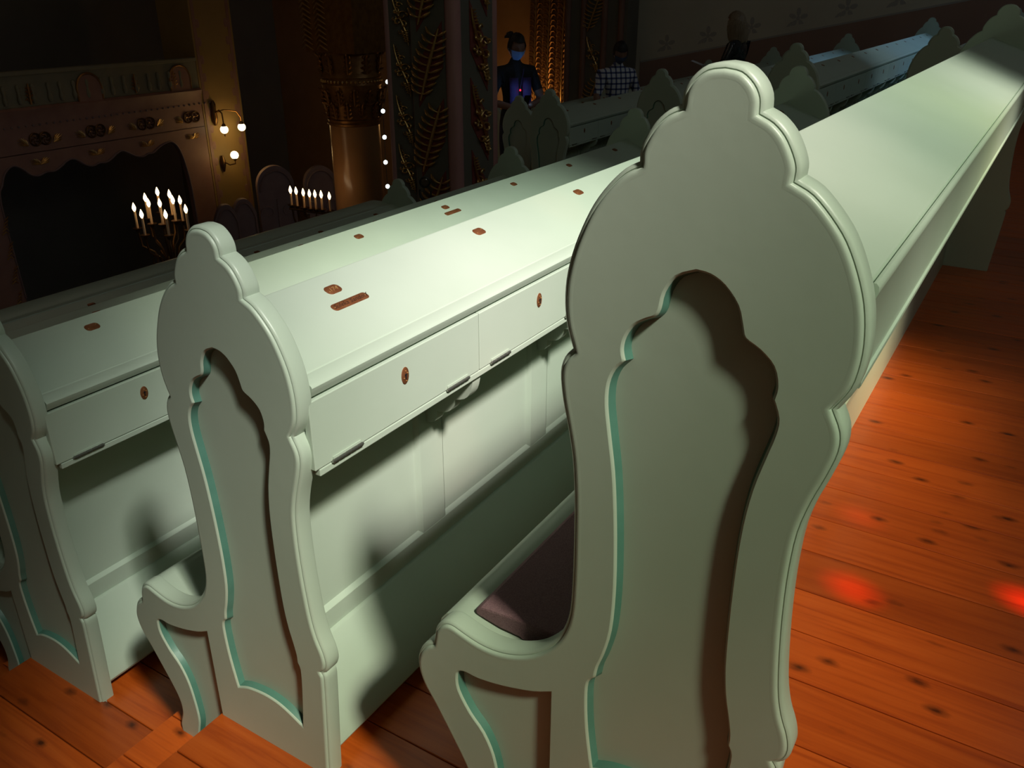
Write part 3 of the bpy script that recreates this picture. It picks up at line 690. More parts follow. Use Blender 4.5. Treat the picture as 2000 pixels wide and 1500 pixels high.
# ------------------------------------------------------------------ ornate column of the hall with capital
colm = empty('ornate_column', (7.96, 7.45, -4.2)); tag(colm, 'thick amber column with a gilded leafy capital, left of the pillar', 'column')
MB().lathe([(.40, 0), (.40, .2), (.335, .3), (.330, 4.16)], (0, 0, 0), 40).build('shaft', ORANGE, colm, smooth=50)
MB().lathe([(.335, 4.16), (.352, 4.17), (.356, 4.19), (.340, 4.205), (.345, 4.22), (.350, 4.235), (.336, 4.25)], (0, 0, 0), 40).build('neck_ring', DULLGOLD, colm, smooth=50)
MB().lathe([(.335, 4.25), (.345, 4.4), (.375, 4.58), (.385, 4.66), (.375, 4.67), (.375, 4.75), (.395, 4.76), (.385, 4.80), (.36, 4.84), (.38, 5.0), (.36, 5.05)], (0, 0, 0), 40).build('capital', DULLGOLD, colm, smooth=50)
def acanthus(h, w):
    mb = MB()
    for s in (-1, 1):
        for i in range(4):
            t = i/4; mb.tube([(0, 0, t*h), (.02+.01*i*0, s*w*.35, t*h+h*.12), (.045, s*w*(.55-.08*i), t*h+h*.20)], [.012, .016, .005], 5)
    mb.tube([(0, 0, 0), (.02, 0, h*.5), (.035, 0, h*.85), (.075, 0, h), (.085, 0, h*.93)], [.02, .02, .018, .014, .006], 6); return mb
for tier, (h0, hh, rad, cnt) in enumerate(((4.26, .20, .34, 12), (4.42, .20, .36, 12), (4.80, .24, .37, 10))):
    for k in range(cnt):
        a = 2*PI*(k+.5*(tier % 2))/cnt
        o = inst(('ac', hh), lambda: acanthus(hh, .11).build('a', DULLGOLD, None, smooth=60), 'capital_leaf', colm, (rad*math.cos(a), rad*math.sin(a), h0), (0, 0, a))
for k in range(44):
    a = 2*PI*k/44; inst('bead', lambda: MB().ball((0, 0, 0), .018, 8, 6).build('b', GOLD, None, smooth=60), 'bead', colm, (.382*math.cos(a), .382*math.sin(a), 4.71))
MB().box(-.36, .36, -.40, .40, 5.05, 9.5).build('upper_block', DULLGOLD, colm, smooth=0)
for k in range(36):
    for s in (-.10, -.30):
        o = inst('rib', lambda: MB().tube([(0, -.09, -.04), (-.03, 0, .02), (0, .09, -.04)], [.006, .014, .006], 5).build('r', GOLD, None, smooth=60), 'relief_rib', colm, (-.365, .12+.24*(s < -.2)-.0, 5.12+.06*k))

# small led lamps on a hanging cable beside the column
leds = empty('light_string', (5.86, 5.2, -.5)); tag(leds, 'vertical string of five tiny white lamps left of the gilded pillar', 'string light')
pts = [(6.07, 5.29, .749), (5.942, 5.264, .486), (5.858, 5.194, .251), (5.774, 5.129, .026), (5.70, 5.059, -.191)]
lp = [Vector(p)-Vector((5.86, 5.2, -.5)) for p in pts]
MB().tube([lp[0]+Vector((.9, .2, 2.6))]+lp+[lp[-1]+Vector((-.15, -.15, -.6))], .003, 5).build('cable', BLACKM, leds)
for p in lp:
    o = MB().ball((0, 0, 0), .021, 10, 8).build('bulb', LED, leds, smooth=60, loc=p)

# ------------------------------------------------------------------ wall lamps on the ochre pier across the hall
pier = empty('ochre_pier', (9.68, 12.3, -4.2)); tag(pier, 'tall ochre painted wall pier carrying the globe lamps, at the end of the opposite gallery', 'pier')
MB().box(-.43, .43, -.3, .5, 0, 12.3).build('pier_body', OCHRE, pier, smooth=0)
for s in (-.36, .36): MB().box(s-.03, s+.03, -.306, -.29, 0, 12.3).build('border_strip', ROSEWOOD, pier, smooth=0)
for k in range(14):
    for s in (-.30, .30):
        inst('sten2', lambda: MB().add([(.045*math.cos(i*PI/4), 0, .07*math.sin(i*PI/4)*(1+.25*(i % 2))) for i in range(8)]+[(.03*math.cos(i*PI/4), -.004, .05*math.sin(i*PI/4)) for i in range(8)], [(i, (i+1) % 8, (i+1) % 8+8, i+8) for i in range(8)]+[tuple(range(8, 16))]).build('s', ROSEWOOD, None, smooth=0), 'stencil_flower', pier, (s, -.301, 1.6+.28*k))
def sconce(loc, arms, label):
    o = empty('wall_lamp', loc); tag(o, label, 'wall lamp', 'globe lamps on the ochre pier')
    return o
sc1 = sconce((9.45, 12.0, -.5), 2, 'upper brass wall lamp with two glowing globes on the ochre pier')
MB().lathe([(.02, -.09), (.05, -.03), (.055, .05), (.04, .2), (.045, .27), (.02, .32)], (0, -.03, 0), 14).build('wall_mount', IRON, sc1, smooth=50)
for (gx, gz) in ((-.013, -.14), (.375, -.145)):
    MB().tube([(0, -.05, .12), (gx*.3, -.16, .17), (gx*.8, -.24, .13), (gx, -.25, .02), (gx, -.25, gz+.09)], .012, 8).build('arm', IRON, sc1)
    g = MB().ball((0, 0, 0), .068, 18, 12).build('globe', GLOBE, sc1, smooth=60, loc=(gx, -.25, gz)); g['label'] = 'glowing white glass globe'
    MB().lathe([(.045, .0), (.03, .03), (.012, .05)], (gx, -.25, gz+.055), 12).build('globe_holder', IRON, sc1, smooth=50)
MB().lathe([(.004, -.12), (.028, -.065)], (-.013, -.25, -.14), 10).build('finial', IRON, sc1, smooth=50)
sc2 = sconce((9.50, 12.0, -1.25), 1, 'lower brass wall lamp with a single glowing globe on the ochre pier')
MB().lathe([(.015, -.14), (.045, -.03), (.05, .05), (.02, .14)], (0, -.03, 0), 14).build('wall_mount', IRON, sc2, smooth=50)
MB().tube([(0, -.05, .04), (.02, -.18, -.01), (.085, -.25, .01), (.085, -.25, .07)], .012, 8).build('arm', IRON, sc2)
MB().lathe([(.012, 0), (.04, .03), (.045, .045)], (.085, -.25, .06), 12).build('globe_holder', IRON, sc2, smooth=50)
g = MB().ball((0, 0, 0), .070, 18, 12).build('globe', GLOBE, sc2, smooth=60, loc=(.085, -.25, .157)); g['label'] = 'glowing white glass globe'
lamp('sconce_glow', 'POINT', (9.62, 11.55, -.62), 3, (1, .62, .20), shadow_soft_size=.08)
lamp('sconce_glow.001', 'POINT', (9.60, 11.55, -1.12), 2, (1, .62, .20), shadow_soft_size=.08)

# ------------------------------------------------------------------ opposite gallery front
og = empty('opposite_gallery', (0, 12, 0)); tag(og, 'dark carved gallery front across the hall with medallions and a wavy lower edge', 'balcony')
X0, X1 = -2.2, 9.24
MB().box(X0, X1, -.03, .10, .47, .53).build('top_rail', OLIVEWOOD, og, bevel=.01)
MB().box(X0, X1, .0, .08, .02, .48).build('frieze', OLIVEWOOD, og)
MB().prism([(-.05, -.01), (-.06, .02), (-.02, .05), (.08, .05), (.08, -.22), (-.01, -.22), (-.02, -.08)], X0, X1).build('cornice', ROSEWOOD, og)
MB().box(X0, X1, .0, .08, -.58, -.215).build('medallion_board', ROSEWOOD, og)
for k in range(16): inst('bal', lambda: MB().lathe([(.02, 0), (.035, .06), (.018, .14), (.03, .22), (.018, .26)], (0, -.01, 0), 10).build('b', OLIVEWOOD, None, smooth=50), 'baluster', og, (5.72+.21*k+(.0 if k % 4 else .03), -.01, .09))
for k in range(40): inst('beadg', lambda: MB().ball((0, 0, 0), .016, 8, 6).build('b', PINKSTONE, None, smooth=60), 'bead', og, (5.3+.105*k, -.022, -.20+.0))
def medal():
    mb = MB()
    for s in (-.075, .075):
        mb.tube([(s+.085*math.cos(2*PI*i/16), -.01, .085*math.sin(2*PI*i/16)) for i in range(17)], .012, 6)
        for k in range(5): mb.tube([(s+.02*math.cos(k*1.26), -.008, .02*math.sin(k*1.26)), (s+.05*math.cos(k*1.26+.5), -.02, .05*math.sin(k*1.26+.5)), (s+.068*math.cos(k*1.26+1), -.008, .068*math.sin(k*1.26+1))], [.008, .012, .005], 5)
    return mb.build('m', IRON, None, smooth=60)
def flourish():
    mb = MB()
    for i in range(6):
        a = .15+.22*i; ln = .17-.018*abs(i-2)
        mb.tube([(0, -.006, -.06), (.5*ln*math.cos(a), -.02, -.06+.55*ln*math.sin(a)), (ln*math.cos(a*.85), -.006, -.06+ln*math.sin(a*.95))], [.006, .010, .004], 5)
    return mb.build('f', GOLD, None, smooth=60)
for k in range(4):
    xm = 6.31+.893*k
    inst('medal', medal, 'medallion', og, (xm, -.004, -.40))
    for s in (-1, 1):
        if xm+s*.19 > 9.05: continue
        o = inst('flour', flourish, 'gilded_flourish', og, (xm+s*.19, -.002, -.41)); o.scale = (s, 1, 1)
    xv = 6.24+.905*k
    for s in (-1, 1):
        o = inst('flour', flourish, 'gilded_flourish', og, (xv, -.002, -.70)); o.scale = (s*1.0, 1, .8)
for xc, r in ((7.22, .19), (8.86, .19), (5.58, .19)):
    k = 14; mb = MB(); pr_ = [(xc-r, .03), (xc+r, .03), (xc+r, .22)]+[(xc+r*math.cos(PI*i/k), .22+r*1.0*math.sin(PI*i/k)) for i in range(1, k)]+[(xc-r, .22)]
    mb.prism(pr_, -.03, .02, 'y'); mb.build('arched_crest', ROSEWOOD, og, smooth=40)
    MB().tube([(xc-r*1.05, -.03, .05), (xc-r*1.08, -.03, .22)]+[(xc-r*1.05*math.cos(PI*i/k), -.03, .22+r*1.1*math.sin(PI*i/k)) for i in range(1, k)]+[(xc+r*1.08, -.03, .22), (xc+r*1.05, -.03, .05)], .016, 6).build('crest_border', DULLGOLD, og, smooth=60)
for xc in (6.29, 8.01, 8.74):
    mb = MB()
    for s in (-1, 1):
        for i in range(4): mb.tube([(s*.01, 0, -.10+.05*i), (s*(.05-.006*i), -.02, -.06+.05*i), (s*(.07-.012*i), -.004, -.08+.055*i)], [.01, .015, .006], 5)
    mb.tube([(0, -.01, -.14), (0, -.02, .14)], [.016, .01], 6); mb.build('carved_tassel', DULLGOLD, og, smooth=60, loc=(xc, -.01, .22))
# wavy valance
top = -.57; wave = [(5.56, -2.6), (5.54, -1.21), (5.62, -.95), (5.70, -.79), (5.83, -.71), (5.96, -.77), (6.06, -.87), (6.18, -.90), (6.30, -.865), (6.42, -.875), (6.55, -.82), (6.63, -.77), (6.73, -.745), (6.84, -.79), (6.93, -.865), (7.05, -.90), (7.16, -.87), (7.28, -.88), (7.40, -.83), (7.48, -.78), (7.58, -.75), (7.70, -.80), (7.80, -.86), (7.94, -.89), (8.04, -.86), (8.14, -.86), (8.25, -.80), (8.36, -.755), (8.50, -.735), (8.60, -.80), (8.68, -.95), (8.74, -1.22), (8.78, -1.60), (8.80, -2.6)]
wv = smooth_seg(wave, 3)+[wave[-1]]
MB().prism([(X0, top), (X0, -2.6)]+wv+[(9.24, -2.6), (9.24, top)], .0, .09, 'y').build('wavy_valance', ROSEWOOD, og, smooth=40)
MB().tube([(a, -.004, b) for a, b in wv], .014, 6).build('valance_bead', PINKSTONE, og, smooth=60)
# floor of that gallery and supports
MB().box(X0, X1, .1, 2.5, -.1, .0).build('gallery_deck', DARKWALL, og, smooth=0)
MB().box(X0, 5.56, .0, .4, -4.2, -2.6).build('lower_wall', ROSEWOOD, og, smooth=0)
for k in range(5):
    mb = MB()
    for i in range(5): mb.tube([(-.05+.02*i, 0, -.12+.05*i), (.02*i, -.02, -.08+.05*i), (.05-.0*i, -.004, -.13+.05*i)], [.008, .012, .004], 5)
    mb.build('gilded_flourish', GOLD, og, smooth=60, loc=(5.50-.02*k, -.012, -1.5-.36*k))

# ------------------------------------------------------------------ candelabrum and menorah-like candle row in the hall
def candle(parent, p, tall=.19, base=None):
    """one electric candle: drip pan, tube, flame bulb"""
    c = inst(('cand', tall), lambda: MB().lathe([(.014, -tall-.045), (.013, -.045)], (0, 0, 0), 10).build('c', CANDLE, None, smooth=60), 'candle', parent, p)
    inst('flame', lambda: MB().lathe([(.002, -.046), (.012, -.036), (.021, -.012), (.020, .006), (.012, .030), (.002, .055)], (0, 0, 0), 12).build('f', FLAME, None, smooth=70), 'flame_bulb', c, (0, 0, 0))
    inst('pan', lambda: MB().lathe([(.010, -.05), (.022, -.03), (.030, -.012), (.050, 0), (.052, .006), (.014, .004)], (0, 0, 0), 14).build('p', IRON, None, smooth=50), 'drip_pan', c, (0, 0, -tall-.045))
cb = empty('candelabrum', (5.09, 7.79, -4.2)); tag(cb, 'round brass candelabrum with eleven lit candles under the opposite gallery', 'candelabrum')
base = Vector((5.09, 7.79, -4.2))
fl = [(4.90, 8.03, -.615, .1), (4.86, 7.86, -.66, -.1), (5.11, 8.10, -.555, .25), (5.02, 7.93, -.577, 0), (5.25, 8.06, -.510, .25), (5.01, 7.72, -.550, -.2), (5.30, 7.92, -.530, .2), (5.16, 7.69, -.540, 0), (5.32, 7.78, -.585, .2), (5.18, 7.52, -.625, -.1), (4.98, 7.61, -.655, -.25)]
MB().lathe([(.30, 0), (.30, .06), (.10, .16), (.05, .5), (.035, 1.6), (.05, 1.7), (.03, 2.2), (.05, 2.6), (.075, 2.75), (.05, 2.9), (.03, 3.2), (.045, 3.4), (.02, 3.5)], (0, 0, 0), 18).build('stem', IRON, cb, smooth=50)
for x, y, z, _ in fl:
    p = Vector((x, y, z))-base
    e = p+Vector((0, 0, -.19-.10)); m = Vector((e.x*.55, e.y*.55, e.z-.22)); s = Vector((0, 0, 2.78))
    MB().tube([s, s.lerp(m, .5)+Vector((0, 0, -.03)), m, m.lerp(e, .6)+Vector((e.x*.12, e.y*.12, -.06)), e, e+Vector((0, 0, .06))], .011, 6).build('arm', IRON, cb, smooth=60)
    candle(cb, p)
for k in range(8):
    a = k*PI/4; MB().tube([(.05*math.cos(a), .05*math.sin(a), 2.95), (.16*math.cos(a), .16*math.sin(a), 3.06), (.20*math.cos(a), .20*math.sin(a), 2.96), (.15*math.cos(a), .15*math.sin(a), 2.92)], .010, 6).build('scroll', IRON, cb, smooth=60)
lamp('candelabrum_glow', 'POINT', (5.09, 7.79, -.45), 1.6, (1, .58, .25), shadow_soft_size=.2)
mn = empty('seven_candle_stand', (7.06, 7.56, -4.2)); tag(mn, 'row of seven lit candles on a dark bar left of the amber column', 'candelabrum')
base = Vector((7.06, 7.56, -4.2)); q = [(6.969, 7.739, -.766), (7.003, 7.675, -.777), (7.044, 7.592, -.795), (7.081, 7.522, -.807), (7.116, 7.460, -.813), (7.156, 7.391, -.819), (7.204, 7.297, -.836)]
for p in q: candle(mn, Vector(p)-base, .15)
MB().tube([Vector(q[0])-base+Vector((-.02, .03, -.235)), Vector(q[3])-base+Vector((0, 0, -.235)), Vector(q[6])-base+Vector((.02, -.03, -.235))], .018, 8).build('bar', IRON, mn)
for i in (0, 1, 2):
    a = Vector(q[i])-base+Vector((0, 0, -.24)); b = Vector(q[6-i])-base+Vector((0, 0, -.24)); mid = (a+b)/2
    MB().tube([mid+(a-mid)*math.cos(t)+Vector((0, 0, -(a-mid).length*1.6*math.sin(t))) for t in [PI*k/12 for k in range(13)]], .012, 6).build('arm', IRON, mn, smooth=60)
MB().lathe([(.20, 0), (.20, .05), (.05, .2), (.03, 1.5), (.045, 1.9), (.02, 3.12)], (0, 0, 0), 14).build('stem', IRON, mn, smooth=50)
lamp('menorah_glow', 'POINT', (7.0, 7.45, -.65), 1.0, (1, .55, .22), shadow_soft_size=.15)

# ------------------------------------------------------------------ pink stone gothic chair backs / screen in the hall
def gothic(name, loc, w, h, pointed, label):
    o = empty(name, loc); tag(o, label, 'stall', 'pink stone stalls in the hall')
    k = 14; a = w/2
    if pointed: arc = [(a*(1-t)**.75*(1), h-a*1.25+a*1.25*math.sin(PI/2*t)) for t in [i/k for i in range(k+1)]]
    else: arc = [(a*math.cos(PI/2*i/k), h-a*1.1+a*1.1*math.sin(PI/2*i/k)) for i in range(k+1)]
    out = [(-a, 0), (a, 0)]+arc+[(-x, z) for x, z in reversed(arc[:-1])]
    MB().prism(out, -.06, .06, 'y').build('stall_back', PINKSTONE, o, smooth=40)
    mb = MB(); rim = [(x*.86, z*.97+.0) for x, z in out[1:]]
    mb.tube([(x, -.065, z) for x, z in rim], .03 if w > .7 else .018, 6); mb.build('rim_moulding', PINKSTONE, o, smooth=60)
    if not pointed:
        mb = MB()
        for s in (-1, 1):
            for c, zz, r in ((.18, h*.72, .14), (.16, h*.52, .12)): mb.tube([(s*(c+r*(1-.6*t)*math.cos(5*t)), -.062, zz+r*(1-.6*t)*math.sin(5*t)) for t in [i/14 for i in range(15)]], .018, 5)
        mb.tube([(0, -.062, .3), (0, -.062, h*.8)], .02, 5); mb.build('tracery', PINKSTONE, o, smooth=60)
    o.rotation_euler = (0, 0, -math.radians(28)); return o
gothic('stall', (9.93, 11.2, -4.2), .66, 2.93, False, 'large round arched pink stone panel with scroll tracery beside the seven candles')
gothic('stall', (8.76, 11.2, -4.2), .40, 2.47, True, 'left of two small pointed pink stone backs below the globe lamps')
gothic('stall', (9.19, 11.25, -4.2), .42, 2.48, True, 'right of two small pointed pink stone backs, next to the large arch')
gothic('stall', (11.05, 11.2, -4.2), .62, 2.75, False, 'faint round arched panel partly hidden by the amber column')

# ------------------------------------------------------------------ gilded relief wall and second pilaster
gr = empty('gilded_relief', (13.57, 7.64, -1.5)); tag(gr, 'tall golden relief of wavy feathers on the wall behind the man in black', 'relief')
MB().box(-.02, .02, -.46, .46, 0, 7.0).build('relief_board', ORANGE, gr, smooth=0)
for c, hw in ((.30, .13), (.02, .13), (-.27, .14)):
    st = MB().tube([(-.05, c+.03*math.sin(z*1.1), z) for z in [i*.35 for i in range(20)]], .02, 6).build('feather_stem', GOLD, gr, smooth=60)
    mb = MB()
    for k in range(72):
        z = .12+.09*k; cc = c+.03*math.sin(z*1.1)
        for s in (-1, 1): mb.tube([(-.03, cc, z), (-.055, cc+s*hw*.45, z+.10), (-.05, cc+s*hw*.8, z+.11), (-.025, cc+s*hw, z+.06)], [.014, .020, .018, .008], 5)
    o = mb.build('feather_ribs', DULLGOLD, gr, smooth=60); o['kind'] = 'stuff'
lamp('relief_fill', 'POINT', (12.9, 7.9, -.6), 14, (1, .55, .18), shadow_soft_size=.2)  # added unseen lamp that brightens the gilded relief
pl = empty('carved_pilaster', (12.05, 5.98, -3)); tag(pl, 'dark pilaster with gilded carving behind the man in the checked shirt', 'pilaster')
MB().box(0, .4, -.5, .54, 0, 11).build('shaft', PIEROLIVE, pl, smooth=0)
for y in (-.40, .52, -.12, .24): MB().lathe([(.05, 0), (.05, 11)], (.0, y, 0), 14).build('corner_column', ROSEWOOD, pl, smooth=60)
for i in range(8):
    o = MB(); tmp = scroll_mesh() if i % 2 else leaf_mesh()
    o = inst(('pilorn', i % 2), lambda: tmp.build('g', GOLD, None, smooth=60), 'gilded_scroll' if i % 2 else 'gilded_leaf', pl, (-.015, .06, 3.0+.62*i), (0, 0, -PI/2)); o.scale = (.8, .7, .55)

# ------------------------------------------------------------------ people
SKIN = mottled('skin', (.42, .24, .17), (.38, .21, .15), 30, .5)
SKIN_D = mottled('skin_dark', (.26, .14, .095), (.23, .12, .085), 30, .5)
BLACKCLOTH = mottled('black_cloth', (.012, .012, .014), (.02, .02, .024), 40, .85)
PURPLE = mottled('violet_cloth', (.075, .045, .17), (.05, .03, .12), 30, .8)
DENIM = mottled('dark_denim', (.02, .025, .05), (.03, .035, .065), 60, .8)
SHINY = mottled('shiny_black_jacket', (.015, .015, .018), (.05, .05, .055), 26, .22, bump=1.0, bscale=22)
HAIRD = mottled('dark_hair', (.012, .009, .008), (.02, .014, .012), 60, .6)
HAIRB = mottled('blond_hair', (.34, .26, .17), (.18, .13, .085), 14, .5, stretch=(6, 6, .6))
MASKB = mottled('blue_mask_cloth', (.22, .42, .80), (.26, .46, .84), 20, .7)
MASKD = mottled('navy_mask_cloth', (.05, .08, .16), (.06, .09, .18), 20, .8)
PAPER = principled('white_paper', (.7, .7, .75), .6)
def plaid():
    m = principled('checked_shirt', (.6, .6, .62), .85); b = m.node_tree.nodes['Principled BSDF']
    tc = N(m, 'ShaderNodeTexCoord'); sx = N(m, 'ShaderNodeSeparateXYZ'); L(m, tc.outputs['Object'], sx.inputs[0])
    def stripes(out, freq, th):
        a = N(m, 'ShaderNodeMath', operation='MULTIPLY'); a.inputs[1].default_value = freq; L(m, out, a.inputs[0])
        f = N(m, 'ShaderNodeMath', operation='FRACT'); L(m, a.outputs[0], f.inputs[0])
        g = N(m, 'ShaderNodeMath', operation='LESS_THAN'); g.inputs[1].default_value = th; L(m, f.outputs[0], g.inputs[0]); return g.outputs[0]
    s1 = stripes(sx.outputs['Y'], 17, .33); s2 = stripes(sx.outputs['Z'], 17, .33)
    add = N(m, 'ShaderNodeMath', operation='ADD'); L(m, s1, add.inputs[0]); L(m, s2, add.inputs[1])
    hf = N(m, 'ShaderNodeMath', operation='MULTIPLY'); hf.inputs[1].default_value = .5; L(m, add.outputs[0], hf.inputs[0])
    r = ramp(m, [(0, (.62, .63, .68)), (.5, (.10, .12, .26)), (1, (.018, .022, .07))]); r.color_ramp.interpolation = 'CONSTANT'
    r.color_ramp.elements[1].position = .25; r.color_ramp.elements[2].position = .75
    L(m, hf.outputs[0], r.inputs['Fac']); L(m, r.outputs['Color'], b.inputs['Base Color']); return m
PLAID = plaid()
def skinned(verts, edges, radii, sub=2):
    me = bpy.data.meshes.new('sk'); me.from_pydata([Vector(v) for v in verts], edges, [])
    o = bpy.data.objects.new('sk', me); COL.objects.link(o)
    md = o.modifiers.new('s', 'SKIN'); md.use_smooth_shade = True
    for i, r in enumerate(radii):
        sv = me.skin_vertices[0].data[i]; sv.radius = r if isinstance(r, tuple) else (r, r); sv.use_root = (i == 0)
    ss = o.modifiers.new('b', 'SUBSURF'); ss.levels = sub; ss.render_levels = sub
    bpy.context.view_layer.update(); dg = bpy.context.evaluated_depsgraph_get(); ev = o.evaluated_get(dg); em = ev.to_mesh()
    vs = [tuple(v.co) for v in em.vertices]; fs = [tuple(p.vertices) for p in em.polygons]; ev.to_mesh_clear()
    bpy.data.objects.remove(o); bpy.data.meshes.remove(me)
    return vs, fs
def head_mesh(c, tilt=0, turn=0):
    """local head facing +x, centre c; returns verts, faces"""
    mb = MB(); n, m = 24, 18; vs = []
    for i in range(m+1):
        t = PI*i/m
        for k in range(n):
            a = 2*PI*k/n; x = math.sin(t)*math.cos(a); y = math.sin(t)*math.sin(a); z = math.cos(t)
            rx, ry, rz = .096, .076, .118
            if z < 0: ry *= 1+.28*z; rx *= 1+.10*z
            px, py, pz = rx*x, ry*y, rz*z
            if x > .6:
                nose = math.exp(-(y*ry/.014)**2-((pz+.012)/.026)**2); px += .024*nose
                for s in (-1, 1): px -= .012*math.exp(-((py-s*.032)/.016)**2-((pz-.018)/.014)**2)
                px += .006*math.exp(-(py/.026)**2-((pz+.058)/.009)**2)-.004*math.exp(-(py/.03)**2-((pz+.067)/.004)**2)
                px += .010*math.exp(-(py/.03)**2-((pz+.098)/.018)**2)
            vs.append((px, py, pz))
    fs = [(i*n+k, (i+1)*n+k, (i+1)*n+(k+1) % n, i*n+(k+1) % n) for i in range(m) for k in range(n)]
    mb.add(vs, fs)
    for s in (-1, 1): mb.ball((-.005, s*.076, -.005), (.018, .010, .032), 10, 8)
    R = Matrix.Rotation(turn, 3, 'Z') @ Matrix.Rotation(tilt, 3, 'Y'); C_ = Vector(c)
    return [tuple(R @ Vector(v)+C_) for v in mb.v], mb.f, R, C_
def hand_mesh(w, d, palm_n, flip):
    """hand at wrist w pointing along d: palm, four fingers, thumb"""
    w = Vector(w); d = Vector(d).normalized(); up = Vector(palm_n).normalized(); side = d.cross(up).normalized()*flip; up = side.cross(d).normalized()*flip
    V = [w, w+d*.045, w+d*.085]; E = [(0, 1), (1, 2)]; R = [(.022, .024), (.030, .020), (.036, .017)]
    vs, fs = skinned(V, E, R, 2); out = MB().add(vs, fs)
    for i, (o, ln) in enumerate(((-.028, .070), (-.010, .080), (.009, .075), (.027, .058))):
        b = w+d*.078+side*o; p = [b, b+d*ln*.42+up*-.006, b+d*ln*.72-up*.022, b+d*ln*.86-up*.042]
        vs, fs = skinned(p, [(0, 1), (1, 2), (2, 3)], [.0095, .009, .0082, .007], 1); out.add(vs, fs)
    b = w+d*.03-side*.026; p = [b, b+d*.022-side*.022-up*.006, b+d*.050-side*.026-up*.018, b+d*.066-side*.020-up*.026]
    vs, fs = skinned(p, [(0, 1), (1, 2), (2, 3)], [.012, .011, .0095, .008], 1); out.add(vs, fs)
    return out
def person(loc, yaw_, H, arms, head_tilt, head_turn, mats, sleeve, label, top_cut=.90, lean=0):
    """local frame: faces +x, left is +y. arms = [(elbow, wrist, hand_dir)] for left, right. mats: skin, top, trousers, shoes"""
    s = H/1.75
    root = empty('person', loc, yaw_); tag(root, label, 'person')
    J = dict(pel=(0, 0, .95), waist=(.005, 0, 1.08), chest=(.01+lean*.3, 0, 1.26), upch=(.0+lean*.6, 0, 1.39), neck=(.0+lean, 0, 1.475), nt=(.012+lean, 0, 1.56),
             hl=(0, .095, .91), kl=(.015, .105, .50), al=(-.01, .11, .09), tl=(.13, .125, .035), hr=(0, -.095, .91), kr=(.015, -.105, .50), ar=(-.01, -.11, .09), tr=(.13, -.125, .035),
             sl=(lean*.7, .175, 1.405), sr=(lean*.7, -.175, 1.405))
    J['el'], J['wl'] = arms[0][0], arms[0][1]; J['er'], J['wr'] = arms[1][0], arms[1][1]
    names = list(J); idx = {k: i for i, k in enumerate(names)}
    R = dict(pel=(.135, .115), waist=(.125, .10), chest=(.150, .112), upch=(.125, .095), neck=.062, nt=.054, hl=.088, kl=.060, al=.042, tl=.034, hr=.088, kr=.060, ar=.042, tr=.034, sl=.068, sr=.068, el=.044, er=.044, wl=.030, wr=.030)
    Ed = [('pel', 'waist'), ('waist', 'chest'), ('chest', 'upch'), ('upch', 'neck'), ('neck', 'nt'), ('pel', 'hl'), ('hl', 'kl'), ('kl', 'al'), ('al', 'tl'), ('pel', 'hr'), ('hr', 'kr'), ('kr', 'ar'), ('ar', 'tr'), ('upch', 'sl'), ('sl', 'el'), ('el', 'wl'), ('upch', 'sr'), ('sr', 'er'), ('er', 'wr')]
    vs, fs = skinned([Vector(J[k]) for k in names], [(idx[a], idx[b]) for a, b in Ed], [R[k] for k in names], 2)
    def near(p):
        best = None
        for a, b in Ed:
            A = Vector(J[a]); B = Vector(J[b]); t = max(0, min(1, (p-A).dot(B-A)/(B-A).length_squared)); d = (A+(B-A)*t-p).length/((R[a][0] if isinstance(R[a], tuple) else R[a]))
            if best is None or d < best[0]: best = (d, a, b, t)
        return best
    body = MB(); mi = []
    for f in fs:
        c = sum((Vector(vs[i]) for i in f), Vector())/len(f); d, a, b, t = near(c)
        if b in ('nt',): k = 0
        elif a in ('sl', 'sr'): k = 1 if t < sleeve[0] else 0
        elif a in ('el', 'er'): k = 1 if sleeve[0] > 1 and t < sleeve[0]-1 else 0
        elif b in ('tl', 'tr'): k = 3
        elif c.z < top_cut: k = 2
        else: k = 1
        mi.append(k)
    body.add(vs, fs); body.m = mi
    hc = (J['nt'][0]+.022+.05*head_tilt, 0, 1.632); hv, hf, HR, HC = head_mesh(hc, head_tilt, head_turn); body.add(hv, hf, 0)
    for (e, w, hd), fl_ in zip(arms, (1, -1)):
        h = hand_mesh(w, hd, (0, 0, 1), fl_); body.add(h.v, h.f, 0)
    b = body.build('body', mats, root, smooth=80, recalc=True); b.scale = (s, s, s)
    return root, HR, HC, s
def on_head(root, name, mb, mat, HR, HC, s):
    mb.v = [tuple((HR @ Vector(v)+HC)) for v in mb.v]; o = mb.build(name, mat, root, smooth=70); o.scale = (s, s, s); return o
def hair_cap(front=.35, low=-.2, grow=1.10, n=26, m=16, rough=.006, seed=1, rz=1.0):
    rnd = random.Random(seed); mb = MB(); vs = []; fs = []; keep = {}
    for i in range(m+1):
        t = PI*i/m
        for k in range(n):
            a = 2*PI*k/n; x = math.sin(t)*math.cos(a); y = math.sin(t)*math.sin(a); z = math.cos(t)
            g = grow+rnd.uniform(-rough, rough)*6
            vs.append((.098*x*g-.006, .080*y*g, .120*z*g+.004))
    for i in range(m):
        for k in range(n):
            a = 2*PI*(k+.5)/n; t = PI*(i+.5)/m; x = math.sin(t)*math.cos(a); z = math.cos(t)
            if (x > .25 and z < front) or (x <= .25 and z < low): continue
            fs.append((i*n+k, (i+1)*n+k, (i+1)*n+(k+1) % n, i*n+(k+1) % n))
    return mb.add(vs, fs)
